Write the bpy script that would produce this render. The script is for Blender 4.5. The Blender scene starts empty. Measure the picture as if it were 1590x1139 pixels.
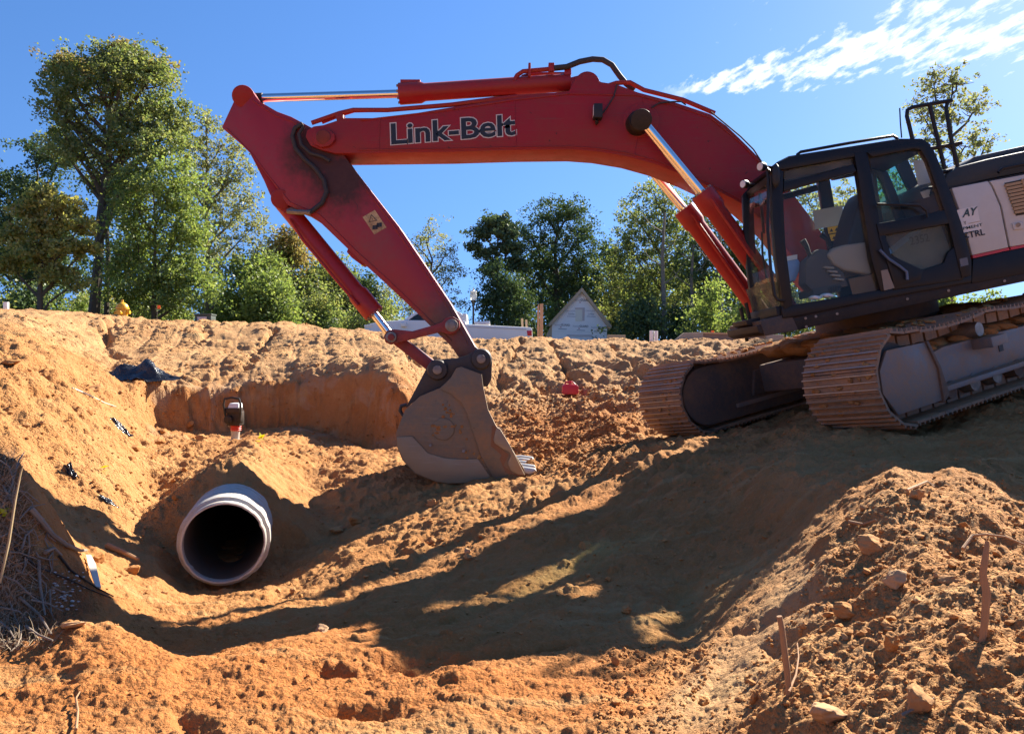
import bpy, bmesh, math, random
import numpy as np
from mathutils import Vector, Matrix

random.seed(11); RS = np.random.RandomState(7)
SC = bpy.context.scene
COL = SC.collection
R = math.radians
CAMZ, F, CX, HY = 1.6, 1180.0, 795.0, 569.5      # eye height, focal length (photo pixels), image centre

# ---------------------------------------------------------------- camera, sky, sun, exposure
cam_d = bpy.data.cameras.new('camera'); cam = bpy.data.objects.new('camera', cam_d); COL.objects.link(cam)
cam.location = (0, 0, CAMZ); cam.rotation_euler = (R(90), 0, 0)
cam_d.sensor_width = 36; cam_d.lens = 36 * F / 1590.0; cam_d.clip_start = .05; cam_d.clip_end = 3000
SC.camera = cam

SUN_TO = Vector((.67, .75, .69)).normalized()   # direction towards the sun
SUN_EL = math.asin(SUN_TO.z); SUN_AZ = math.atan2(SUN_TO.x, SUN_TO.y)
world = bpy.data.worlds.new('World'); SC.world = world; world.use_nodes = True
wt = world.node_tree; wt.nodes.clear()
def wn(t, **k):
    n = wt.nodes.new(t)
    for a, b in k.items(): setattr(n, a, b)
    return n
wout = wn('ShaderNodeOutputWorld'); wbg = wn('ShaderNodeBackground')
sky = wn('ShaderNodeTexSky', sky_type='NISHITA', sun_disc=False, sun_elevation=SUN_EL, sun_rotation=SUN_AZ,
         altitude=100, air_density=1.0, dust_density=0.15, ozone_density=3.0)
wbg.inputs['Strength'].default_value = .064
SKY_SAT = wn('ShaderNodeHueSaturation'); SKY_SAT.inputs['Hue'].default_value = .508; SKY_SAT.inputs['Saturation'].default_value = 1.22
# thin broken cloud on a high sheet: direction / height gives the place on the sheet
geo = wn('ShaderNodeTexCoord'); sep = wn('ShaderNodeSeparateXYZ')
def wm(op, a, b=None, c=None):
    n = wn('ShaderNodeMath', operation=op)
    for i, v in enumerate((a, b, c)):
        if v is None: continue
        if isinstance(v, (int, float)): n.inputs[i].default_value = v
        else: wt.links.new(v, n.inputs[i])
    return n.outputs[0]
wt.links.new(geo.outputs['Generated'], sep.inputs[0])
zz = wm('MAXIMUM', sep.outputs[2], .03)
# the sky's own light is looked up a little above the true horizon, where the air is clearer
sx_, sy_ = wm('DIVIDE', sep.outputs[0], zz), wm('DIVIDE', sep.outputs[1], zz)
# along / across the streak, which runs from (.62,2.78) to (1.56,2.2) on the sheet
ax, ay = .851, -.525
al = wm('ADD', wm('MULTIPLY', wm('SUBTRACT', sx_, .60), ax), wm('MULTIPLY', wm('SUBTRACT', sy_, 2.76), ay))
ac = wm('ADD', wm('MULTIPLY', wm('SUBTRACT', sx_, .60), -ay), wm('MULTIPLY', wm('SUBTRACT', sy_, 2.76), ax))
comb = wn('ShaderNodeCombineXYZ'); wt.links.new(wm('MULTIPLY', al, 1.0), comb.inputs[0]); wt.links.new(wm('ADD', wm('MULTIPLY', ac, 1.0), wm('MULTIPLY', al, .9)), comb.inputs[1])
nz = wn('ShaderNodeTexNoise', noise_dimensions='2D'); nz.inputs['Scale'].default_value = 13; nz.inputs['Detail'].default_value = 9; nz.inputs['Roughness'].default_value = .62; nz.inputs['Distortion'].default_value = .15
nb = wn('ShaderNodeTexNoise', noise_dimensions='2D'); nb.inputs['Scale'].default_value = 3.2; nb.inputs['Detail'].default_value = 3
wt.links.new(comb.outputs[0], nz.inputs['Vector']); wt.links.new(comb.outputs[0], nb.inputs['Vector'])
width = wm('ADD', .075, wm('MULTIPLY', wm('MAXIMUM', al, 0.0), .17))
band = wm('SUBTRACT', 1.0, wm('DIVIDE', wm('ABSOLUTE', ac), width))
band = wm('MINIMUM', wm('MAXIMUM', band, -1.0), .75)
fade = wm('MINIMUM', wm('MAXIMUM', wm('MULTIPLY', wm('ADD', al, .06), 6.0), 0.0), 1.0)
dens = wm('ADD', wm('ADD', wm('MULTIPLY', wm('SUBTRACT', nz.outputs['Fac'], .5), 2.4), wm('MULTIPLY', wm('SUBTRACT', nb.outputs['Fac'], .5), 1.3)), wm('MULTIPLY', band, .62))
dens = wm('MULTIPLY', wm('MINIMUM', wm('MAXIMUM', wm('MULTIPLY', dens, 1.45), 0.0), .85), fade)
mixc = wn('ShaderNodeMix', data_type='RGBA')
skv = wn('ShaderNodeCombineXYZ'); wt.links.new(sep.outputs[0], skv.inputs[0]); wt.links.new(sep.outputs[1], skv.inputs[1]); wt.links.new(wm('ADD', wm('MULTIPLY', sep.outputs[2], .62), .26), skv.inputs[2])
nrm_ = wn('ShaderNodeVectorMath', operation='NORMALIZE'); wt.links.new(skv.outputs[0], nrm_.inputs[0]); wt.links.new(nrm_.outputs[0], sky.inputs['Vector'])
wt.links.new(sky.outputs[0], SKY_SAT.inputs['Color'])
wt.links.new(dens, mixc.inputs[0]); wt.links.new(SKY_SAT.outputs[0], mixc.inputs[6]); mixc.inputs[7].default_value = (6.6, 6.8, 7.2, 1)
wt.links.new(mixc.outputs[2], wbg.inputs[0]); wt.links.new(wbg.outputs[0], wout.inputs[0])

sun_d = bpy.data.lights.new('sun', 'SUN'); sun = bpy.data.objects.new('sun', sun_d); COL.objects.link(sun)
sun_d.energy = 5.0; sun_d.angle = R(.53); sun_d.color = (1.0, .92, .79)
sun.rotation_euler = SUN_TO.to_track_quat('Z', 'Y').to_euler(); sun.location = (0, 0, 60)
vs = SC.view_settings; vs.view_transform = 'Standard'; vs.look = 'None'; vs.gamma = 1; vs.exposure = 1.72; vs.use_curve_mapping = False
SC.render.engine = 'CYCLES'
SC.cycles.max_bounces = 8; SC.cycles.transparent_max_bounces = 12; SC.cycles.diffuse_bounces = 4

# ---------------------------------------------------------------- helpers
def Q(px, py, Y):                                  # a photo pixel at depth Y, as a place in the world
    return Vector(((px - CX) / F * Y, Y, CAMZ - (py - HY) / F * Y))
def UX(u): return Vector(u)

def tag(o, label=None, cat=None, group=None, kind=None):
    if label: o['label'] = label
    if cat: o['category'] = cat
    if group: o['group'] = group
    if kind: o['kind'] = kind
    return o
def empty(name, loc, label=None, cat=None, group=None):
    o = bpy.data.objects.new(name, None); COL.objects.link(o); o.location = loc; o.empty_display_size = .2
    return tag(o, label, cat, group)

class MB:
    def __init__(s): s.v = []; s.f = []
    def add(s, vs_, fs_):
        b = len(s.v); s.v += [tuple(v) for v in vs_]; s.f += [tuple(i + b for i in f) for f in fs_]; return s
    def prism(s, pts, ext):                        # planar polygon (3D points) swept along ext
        n = len(pts); ext = Vector(ext)
        vs_ = [Vector(p) for p in pts] + [Vector(p) + ext for p in pts]
        fs_ = [tuple(range(n)), tuple(reversed(range(n, 2 * n)))] + [(i, n + i, n + (i + 1) % n, (i + 1) % n) for i in range(n)]
        return s.add(vs_, fs_)
    def poly(s, pxs, Y, depth):                    # outline given in photo pixels on the plane at depth Y, swept away from the eye
        return s.prism([Q(a, b, Y) for a, b in pxs], (0, depth, 0))
    def polyo(s, pxs, Y, off, depth):              # the same, moved by off metres further away
        return s.prism([Q(a, b, Y) + Vector((0, off, 0)) for a, b in pxs], (0, depth, 0))
    def box(s, c, size, ax=None):
        c = Vector(c); ax = ax or (Vector((1, 0, 0)), Vector((0, 1, 0)), Vector((0, 0, 1)))
        h = [a * (d / 2) for a, d in zip(ax, size)]
        p = [c - h[0] - h[1] - h[2], c + h[0] - h[1] - h[2], c + h[0] + h[1] - h[2], c - h[0] + h[1] - h[2]]
        return s.prism(p, h[2] * 2)
    def tube(s, path, r, seg=8, cap=True):
        path = [Vector(p) for p in path]; n = len(path)
        rs = r if isinstance(r, (list, tuple)) else [r] * n
        vs_, fs_ = [], []; up = None
        for i, p in enumerate(path):
            t = (path[min(i + 1, n - 1)] - path[max(i - 1, 0)]).normalized()
            if up is None: up = t.orthogonal().normalized()
            up = (up - t * up.dot(t)).normalized() if (up - t * up.dot(t)).length > 1e-6 else t.orthogonal().normalized()
            b = t.cross(up)
            for k in range(seg):
                a = 2 * math.pi * k / seg
                vs_.append(p + (up * math.cos(a) + b * math.sin(a)) * rs[i])
        for i in range(n - 1):
            for k in range(seg):
                fs_.append((i * seg + k, i * seg + (k + 1) % seg, (i + 1) * seg + (k + 1) % seg, (i + 1) * seg + k))
        if cap: fs_ += [tuple(reversed(range(seg))), tuple(range((n - 1) * seg, n * seg))]
        return s.add(vs_, fs_)
    def cyl(s, p0, p1, r0, r1=None, seg=20): return s.tube([p0, p1], [r0, r0 if r1 is None else r1], seg)
    def lathe(s, base, axis, prof, seg=20):        # prof: (distance along axis, radius)
        ax = Vector(axis).normalized(); u = ax.orthogonal().normalized(); w = ax.cross(u); vs_, fs_ = [], []; n = len(prof); base = Vector(base)
        for d, r in prof:
            r = max(r, 1e-4)
            for k in range(seg): a = 2 * math.pi * k / seg; vs_.append(base + ax * d + (u * math.cos(a) + w * math.sin(a)) * r)
        for i in range(n - 1):
            for k in range(seg): fs_.append((i * seg + k, i * seg + (k + 1) % seg, (i + 1) * seg + (k + 1) % seg, (i + 1) * seg + k))
        fs_ += [tuple(reversed(range(seg))), tuple(range((n - 1) * seg, n * seg))]
        return s.add(vs_, fs_)
    def ico(s, c, r, sub=2, sc=(1, 1, 1), jit=0, seed=0):
        bm = bmesh.new(); bmesh.ops.create_icosphere(bm, subdivisions=sub, radius=1)
        rr = random.Random(seed); c = Vector(c)
        vs_ = []
        for v in bm.verts:
            k = r * (1 + rr.uniform(-jit, jit)); vs_.append((c.x + v.co.x * k * sc[0], c.y + v.co.y * k * sc[1], c.z + v.co.z * k * sc[2]))
        s.add(vs_, [tuple(v.index for v in f.verts) for f in bm.faces]); bm.free(); return s
    def build(s, name, mat, parent=None, bevel=0, smooth=True, ang=38, label=None, seg=2, recalc=True):
        me = bpy.data.meshes.new(name)
        off = root_loc(parent) if parent else (s.ctr() if s.v else Vector())
        me.from_pydata([(Vector(v) - off)[:] for v in s.v], [], s.f)
        bm = bmesh.new(); bm.from_mesh(me)
        if recalc: bmesh.ops.recalc_face_normals(bm, faces=bm.faces)
        if bevel:
            es = [e for e in bm.edges if len(e.link_faces) == 2 and e.calc_face_angle(0) > R(30)]
            try: bmesh.ops.bevel(bm, geom=es, offset=bevel, segments=seg, affect='EDGES', clamp_overlap=True, profile=.6)
            except Exception: pass
        for f in bm.faces: f.smooth = smooth
        for e in bm.edges:
            if len(e.link_faces) != 2 or e.calc_face_angle(0) > R(ang): e.smooth = False
        bm.to_mesh(me); bm.free()
        if mat: me.materials.append(mat)
        o = bpy.data.objects.new(name, me); COL.objects.link(o)
        if parent: o.parent = parent
        else: o.location = off
        if label: o['label'] = label
        return o
    def ctr(s):
        a = np.array(s.v); return Vector(((a[:, 0].min() + a[:, 0].max()) / 2, (a[:, 1].min() + a[:, 1].max()) / 2, a[:, 2].min()))
def root_loc(o):
    p = Vector()
    while o: p += Vector(o.location); o = o.parent
    return p
def copy_tree(o, parent=None):
    c = o.copy(); COL.objects.link(c); c.parent = parent
    for ch in list(o.children): copy_tree(ch, c)
    return c

# ---------------------------------------------------------------- node materials
class NT:
    def __init__(s, name):
        s.m = bpy.data.materials.new(name); s.m.use_nodes = True; s.t = s.m.node_tree; s.t.nodes.clear()
        s.out = s.n('ShaderNodeOutputMaterial'); s.b = s.n('ShaderNodeBsdfPrincipled'); s.l(s.b.outputs[0], s.out.inputs[0])
    def n(s, ty, **k):
        x = s.t.nodes.new(ty)
        for a, b in k.items(): setattr(x, a, b)
        return x
    def l(s, a, b): s.t.links.new(a, b)
    def set(s, sock, v):
        if isinstance(v, (int, float)): sock.default_value = v
        elif isinstance(v, (tuple, list)): sock.default_value = tuple(v) + ((1,) if len(v) == 3 and len(sock.default_value) == 4 else ())
        else: s.l(v, sock)
    def pos(s): return s.n('ShaderNodeNewGeometry').outputs['Position']
    def noise(s, sc, det=4, rough=.55, vec=None, dist=0):
        x = s.n('ShaderNodeTexNoise'); x.inputs['Scale'].default_value = sc; x.inputs['Detail'].default_value = det
        x.inputs['Roughness'].default_value = rough; x.inputs['Distortion'].default_value = dist
        s.l(vec if vec is not None else s.pos(), x.inputs['Vector']); return x.outputs['Fac']
    def ramp(s, fac, stops):
        x = s.n('ShaderNodeValToRGB'); el = x.color_ramp.elements
        while len(el) < len(stops): el.new(.5)
        for e, (p, c) in zip(el, stops):
            e.position = p; e.color = (c, c, c, 1) if isinstance(c, (int, float)) else tuple(c) + (1,)
        s.l(fac, x.inputs[0]); return x.outputs[0]
    def mix(s, fac, a, b, mode='MIX'):
        x = s.n('ShaderNodeMix', data_type='RGBA', blend_type=mode); s.set(x.inputs[0], fac)
        s.set(x.inputs[6], a); s.set(x.inputs[7], b); return x.outputs[2]
    def math(s, op, a, b=0.0):
        x = s.n('ShaderNodeMath', operation=op); s.set(x.inputs[0], a); s.set(x.inputs[1], b); return x.outputs[0]
    def bump(s, h, strength=.5, dist=.02):
        x = s.n('ShaderNodeBump'); x.inputs['Strength'].default_value = strength; x.inputs['Distance'].default_value = dist
        s.l(h, x.inputs['Height']); s.l(x.outputs[0], s.b.inputs['Normal']); return x
    def p(s, **k):
        for a, v in k.items(): s.set(s.b.inputs[a.replace('_', ' ')], v)
        return s
def worn(name, col, rough=.45, dirt=(.20, .105, .05), dirt_amt=.35, chip=None, metal=0, sc=3.0, bumpd=.004, spec=.5, scratch=None):
    n = NT(name)
    a = n.noise(sc, 6, .62); b = n.noise(sc * 9, 5, .6); c = n.noise(sc * .45, 3, .5)
    m = n.ramp(n.math('ADD', n.math('MULTIPLY', a, .65), n.math('MULTIPLY', b, .35)), [(.40, 0), (.68, dirt_amt)])
    base = n.mix(n.math('MULTIPLY', c, .35), col, tuple(x * .72 for x in col))
    up = n.n('ShaderNodeNewGeometry'); s2 = n.n('ShaderNodeSeparateXYZ'); n.l(up.outputs['True Normal'], s2.inputs[0])
    dust = n.math('MULTIPLY', n.math('MAXIMUM', s2.outputs[2], 0.0), n.math('MULTIPLY', b, 1.3 * dirt_amt))
    col_o = n.mix(n.math('MINIMUM', n.math('ADD', m, dust), 1.0), base, dirt)
    if chip:
        ch = n.ramp(n.noise(sc * 5, 3, .7, dist=.5), [(.68, 0), (.72, 1)])
        col_o = n.mix(n.math('MULTIPLY', ch, .8), col_o, chip)
    if scratch:
        mp = n.n('ShaderNodeMapping'); mp.inputs['Rotation'].default_value = (0, R(scratch[0]), 0); mp.inputs['Scale'].default_value = (1.2, 4, 26); n.l(n.pos(), mp.inputs['Vector'])
        col_o = n.mix(n.ramp(n.noise(2.2, 4, .7, vec=mp.outputs[0]), [(.56, 0), (.66, .55)]), col_o, scratch[1])
    n.p(Base_Color=col_o, Metallic=metal, Roughness=n.ramp(m, [(0, rough), (1, .9)]))
    n.b.inputs['Specular IOR Level'].default_value = spec
    n.bump(n.math('ADD', b, n.math('MULTIPLY', m, .6)), .25, bumpd)
    return n.m
def plain(name, col, rough=.5, metal=0, var=.12, sc=6, bump=0, bdist=.004):
    n = NT(name); a = n.noise(sc, 5, .6)
    n.p(Base_Color=n.mix(a, tuple(x * (1 - var) for x in col), tuple(min(1, x * (1 + var)) for x in col)), Roughness=rough, Metallic=metal)
    if bump: n.bump(n.noise(sc * 4, 5, .6), bump, bdist)
    return n.m
# ---------------------------------------------------------------- the ground: lofted through the ridge and valley lines of the place
def hash2(ix, iy, seed):
    h = (ix.astype(np.int64) * 374761393 + iy.astype(np.int64) * 668265263 + seed * 2147483647) & 0xffffffff
    h = ((h ^ (h >> 13)) * 1274126177) & 0xffffffff
    h = ((h ^ (h >> 16)) * 2246822519) & 0xffffffff
    return ((h ^ (h >> 15)) & 0xffffff) / float(0xffffff)
def vnoise(x, y, seed=0):
    ix, iy = np.floor(x), np.floor(y); fx, fy = x - ix, y - iy
    fx = fx * fx * fx * (fx * (fx * 6 - 15) + 10); fy = fy * fy * fy * (fy * (fy * 6 - 15) + 10)
    a, b, c, d = hash2(ix, iy, seed), hash2(ix + 1, iy, seed), hash2(ix, iy + 1, seed), hash2(ix + 1, iy + 1, seed)
    return (a + (b - a) * fx) * (1 - fy) + (c + (d - c) * fx) * fy - .5
def fbm(x, y, f, octv=5, gain=.5, seed=0, ridged=False):
    o = np.zeros_like(x); a = 1.0
    for k in range(octv):
        ca, sa = math.cos(.6 + k), math.sin(.6 + k)
        v = vnoise((x * ca - y * sa) * f, (x * sa + y * ca) * f, seed + k * 17)
        o += a * ((.25 - np.abs(v)) * 2 if ridged else v); f *= 2.03; a *= gain
    return o
def lumps(x, y, cell, seed, rmin=.2, rmax=.48, keep=.6):      # round clods half sunk in the soil
    gx, gy = np.floor(x / cell), np.floor(y / cell); best = np.zeros_like(x)
    for dx in (-1, 0, 1):
        for dy in (-1, 0, 1):
            cx, cy = gx + dx, gy + dy
            px, py = (cx + .2 + .6 * hash2(cx, cy, seed)) * cell, (cy + .2 + .6 * hash2(cx, cy, seed + 1)) * cell
            r = (rmin + (rmax - rmin) * hash2(cx, cy, seed + 2) ** 2) * cell
            r = np.where(hash2(cx, cy, seed + 3) < keep, r, 1e-6)
            an = hash2(cx, cy, seed + 4) * 3.14; ex = 1 + .5 * hash2(cx, cy, seed + 5)
            ux, uy = (x - px) * np.cos(an) + (y - py) * np.sin(an), (-(x - px) * np.sin(an) + (y - py) * np.cos(an)) * ex
            d2 = (ux * ux + uy * uy) / (r * r)
            best = np.maximum(best, np.where(d2 < 1, np.sqrt(np.maximum(0, 1 - d2)) * r, 0))
    return best
def sstep(a, b, x): t = np.clip((x - a) / (b - a), 0, 1); return t * t * (3 - 2 * t)

def pchip1(xk, yk, x):
    xk, yk = np.array(xk, float), np.array(yk, float); h = np.diff(xk); d = np.diff(yk) / h
    m = np.zeros(len(xk)); m[0], m[-1] = d[0], d[-1]
    for i in range(1, len(xk) - 1):
        if d[i - 1] * d[i] > 0:
            w1, w2 = 2 * h[i] + h[i - 1], h[i] + 2 * h[i - 1]; m[i] = (w1 + w2) / (w1 / d[i - 1] + w2 / d[i])
    i = np.clip(np.searchsorted(xk, x) - 1, 0, len(xk) - 2); t = np.clip((x - xk[i]) / h[i], 0, 1)
    t2, t3 = t * t, t * t * t
    return (2 * t3 - 3 * t2 + 1) * yk[i] + (t3 - 2 * t2 + t) * h[i] * m[i] + (-2 * t3 + 3 * t2) * yk[i + 1] + (t3 - t2) * h[i] * m[i + 1]

LINES = [  # each line of the terrain: (bearing as photo x, photo y, distance)
 [(-250,1150,3.0),(0,1139,2.95),(400,1139,2.95),(800,1139,2.9),(1100,1139,2.65),(1300,1139,2.2),(1590,1139,1.85),(1850,1139,1.75)],
 [(-250,1000,3.8),(0,1030,3.6),(80,1000,3.75),(160,968,3.9),(230,1005,3.7),(300,1050,3.5),(400,1030,3.6),(500,1005,3.85),(640,1030,3.65),(860,1010,3.8),(1000,1040,3.5),(1100,1050,3.2),(1300,960,3.0),(1590,960,2.55),(1850,960,2.4)],
 [(-250,900,4.6),(0,985,4.05),(90,990,4.2),(160,1000,4.3),(300,1010,4.3),(480,975,4.6),(700,930,4.9),(900,905,5.0),(1000,935,4.6),(1060,975,4.25),(1110,930,4.4),(1160,895,4.45),(1220,866,4.3),(1300,835,3.9),(1400,855,3.4),(1590,880,3.05),(1850,880,2.9)],
 [(-250,640,5.0),(0,700,4.85),(40,735,4.85),(85,800,4.9),(118,868,4.95),(145,912,5.0),(220,945,5.2),(300,940,5.6),(430,928,5.8),(560,890,6.0),(700,850,6.2),(860,800,6.5),(1000,810,6.1),(1100,840,5.5),(1170,815,5.4),(1250,783,5.0),(1330,756,4.55),(1385,741,4.3),(1440,760,4.2),(1490,762,4.1),(1540,788,4.0),(1590,810,3.9),(1850,820,3.7)],
 [(-250,650,6.2),(0,745,6.1),(60,800,6.3),(130,840,6.4),(240,887,6.5),(300,922,6.6),(430,908,6.8),(520,862,7.2),(640,805,7.6),(740,765,8.0),(840,748,8.1),(960,722,7.9),(1060,705,7.6),(1250,694,6.7),(1400,697,6.5),(1590,662,6.3),(1850,600,6.2)],
 [(-250,570,9),(0,625,8.2),(150,712,8.2),(250,790,8.2),(330,755,8.4),(400,785,8.4),(480,772,9.0),(560,735,9.6),(700,742,9.6),(830,727,9.7),(960,685,9.6),(1020,680,9.4),(1250,664,8.6),(1590,600,8.2),(1850,540,8)],
 [(-250,530,12),(0,552,11.5),(150,630,11.5),(240,690,12),(330,700,11.5),(400,690,11.5),(500,705,12),(620,715,12),(800,685,12.5),(900,655,12.5),(1000,640,12),(1100,620,11.5),(1250,600,11),(1590,565,11),(1850,530,11)],
 [(-250,515,14),(0,528,14),(150,595,14.5),(215,645,15),(240,668,15.78),(350,672,16.50),(450,666,16.82),(560,690,16.02),(605,695,15.37),(640,668,15),(800,645,15.2),(890,615,16),(1000,600,15.5),(1200,570,14.5),(1590,555,14),(1850,540,14)],
 [(-250,510,14.6),(0,522,14.7),(150,588,15.0),(215,612,15.3),(242,603,15.95),(350,609,16.65),(372,597,16.75),(450,594,16.95),(560,588,16.15),(600,586,15.5),(632,606,15.4),(660,640,15.6),(800,630,15.9),(890,607,16.8),(1000,585,16.8),(1200,560,16),(1590,548,16),(1850,535,16)],
 [(-250,492,17.5),(0,500,17.5),(200,538,20),(400,545,20.3),(600,545,19.8),(800,565,19.5),(1000,560,19.5),(1200,545,18.5),(1590,535,18.5),(1850,530,18)],
 [(-250,475,20),(0,483,20.5),(100,488,21.5),(200,495,22.5),(320,502,24),(560,515,24),(680,526,24),(820,528,23.5),(950,530,23.5),(1060,532,23),(1200,531,22),(1590,528,22),(1850,525,22)],
]
PXG = np.linspace(-250, 1850, 421)
LY, LZ = [], []
for L in LINES:
    xk = [p[0] for p in L]; zk = [CAMZ - (p[1] - HY) / F * p[2] for p in L]
    LY.append(pchip1(xk, [p[2] for p in L], PXG)); LZ.append(pchip1(xk, zk, PXG))
nearZ = np.interp(PXG, [-250, 700, 1850], [.10, .05, .40])
LY = [np.full_like(PXG, -.5), np.full_like(PXG, 1.1)] + LY; LZ = [nearZ * .4, nearZ] + LZ
LY += [LY[-1] + 1.2, LY[-1] + 3.5, np.full_like(PXG, 34.), np.full_like(PXG, 90.), np.full_like(PXG, 900.)]
LZ += [LZ[-1] + .02, LZ[-1] * .35 + 2.2 * .65, np.full_like(PXG, 2.2), np.full_like(PXG, 2.2), np.full_like(PXG, 2.2)]
LY, LZ = np.array(LY), np.array(LZ)
H_ = np.diff(LY, axis=0); D_ = np.diff(LZ, axis=0) / H_
M_ = np.zeros_like(LY); M_[0] = D_[0]; M_[-1] = D_[-1]
for i in range(1, len(LY) - 1):
    w1, w2 = 2 * H_[i] + H_[i - 1], H_[i] + 2 * H_[i - 1]
    with np.errstate(divide='ignore', invalid='ignore'):
        hm = (w1 + w2) / (w1 / D_[i - 1] + w2 / D_[i])
    M_[i] = np.where(D_[i - 1] * D_[i] > 0, hm, 0)
YT = np.concatenate([np.linspace(-.5, 2, 40)[:-1], np.exp(np.linspace(math.log(2), math.log(40), 3000)), np.exp(np.linspace(math.log(40.5), math.log(900), 60))])
TAB = np.zeros((len(YT), len(PXG)))
for c in range(len(PXG)):
    yk = LY[:, c]; i = np.clip(np.searchsorted(yk, YT) - 1, 0, len(yk) - 2); h = H_[i, c]; t = np.clip((YT - yk[i]) / h, 0, 1); t2, t3 = t * t, t ** 3
    TAB[:, c] = (2 * t3 - 3 * t2 + 1) * LZ[i, c] + (t3 - 2 * t2 + t) * h * M_[i, c] + (3 * t2 - 2 * t3) * LZ[i + 1, c] + (t3 - t2) * h * M_[i + 1, c]
k5 = np.array([1, 4, 6, 4, 1.]) / 16
for _ in range(2):
    P_ = np.pad(TAB, ((0, 0), (2, 2)), 'edge'); TAB = sum(k5[j] * P_[:, j:j + TAB.shape[1]] for j in range(5))

def hbase(th, r):                                   # bearing (radians from +Y), ground distance
    thc = np.clip(th, R(-40.5), R(41.2)); px = CX + F * np.tan(thc); Y = r * np.cos(thc)
    fi = np.clip((px - PXG[0]) / (PXG[1] - PXG[0]), 0, len(PXG) - 1.001); yi = np.clip(np.interp(Y, YT, np.arange(len(YT))), 0, len(YT) - 1.001)
    a, b = yi.astype(int), fi.astype(int); u, v = yi - a, fi - b
    z = (TAB[a, b] * (1 - v) + TAB[a, b + 1] * v) * (1 - u) + (TAB[a + 1, b] * (1 - v) + TAB[a + 1, b + 1] * v) * u
    w = sstep(R(55), R(120), np.abs(th)); g = 2.2 * sstep(4, 30, r)
    return z * (1 - w) + g * w

PIPE_A, PIPE_DIR, PIPE_R = Q(347, 843, 6.6), Vector((-.30, 1.0, -.03)).normalized(), .392
def seg_dist(x, y, pts):                            # distance to a polyline and progress along it
    best = np.full_like(x, 1e9); prog = np.zeros_like(x); n = len(pts) - 1
    for i in range(n):
        (ax_, ay_), (bx, by) = pts[i], pts[i + 1]; dx, dy = bx - ax_, by - ay_; L2 = dx * dx + dy * dy
        t = np.clip(((x - ax_) * dx + (y - ay_) * dy) / L2, 0, 1); d = np.hypot(x - ax_ - t * dx, y - ay_ - t * dy)
        prog = np.where(d < best, (i + t) / n, prog); best = np.minimum(best, d)
    return best, prog
def region(x, y, pts, soft=40):                     # soft mask of a patch of ground, given by its outline seen from the eye
    px = CX + F * x / np.maximum(y, .3); py_ = HY + F * (CAMZ - ZB) / np.maximum(y, .3)
    ins = np.zeros(x.shape, bool); dm = np.full(x.shape, 1e9); n = len(pts)
    for i in range(n):
        (x1, y1), (x2, y2) = pts[i], pts[(i + 1) % n]
        c = ((y1 > py_) != (y2 > py_)) & (px < (x2 - x1) * (py_ - y1) / ((y2 - y1) or 1e-9) + x1); ins ^= c
        dx, dy = x2 - x1, y2 - y1; t = np.clip(((px - x1) * dx + (py_ - y1) * dy) / (dx * dx + dy * dy), 0, 1)
        dm = np.minimum(dm, np.hypot(px - x1 - t * dx, py_ - y1 - t * dy))
    return np.where(ins, np.clip(.5 + dm / soft, 0, 1), np.clip(.5 - dm / soft, 0, 1)) * (y > .5)

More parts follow.
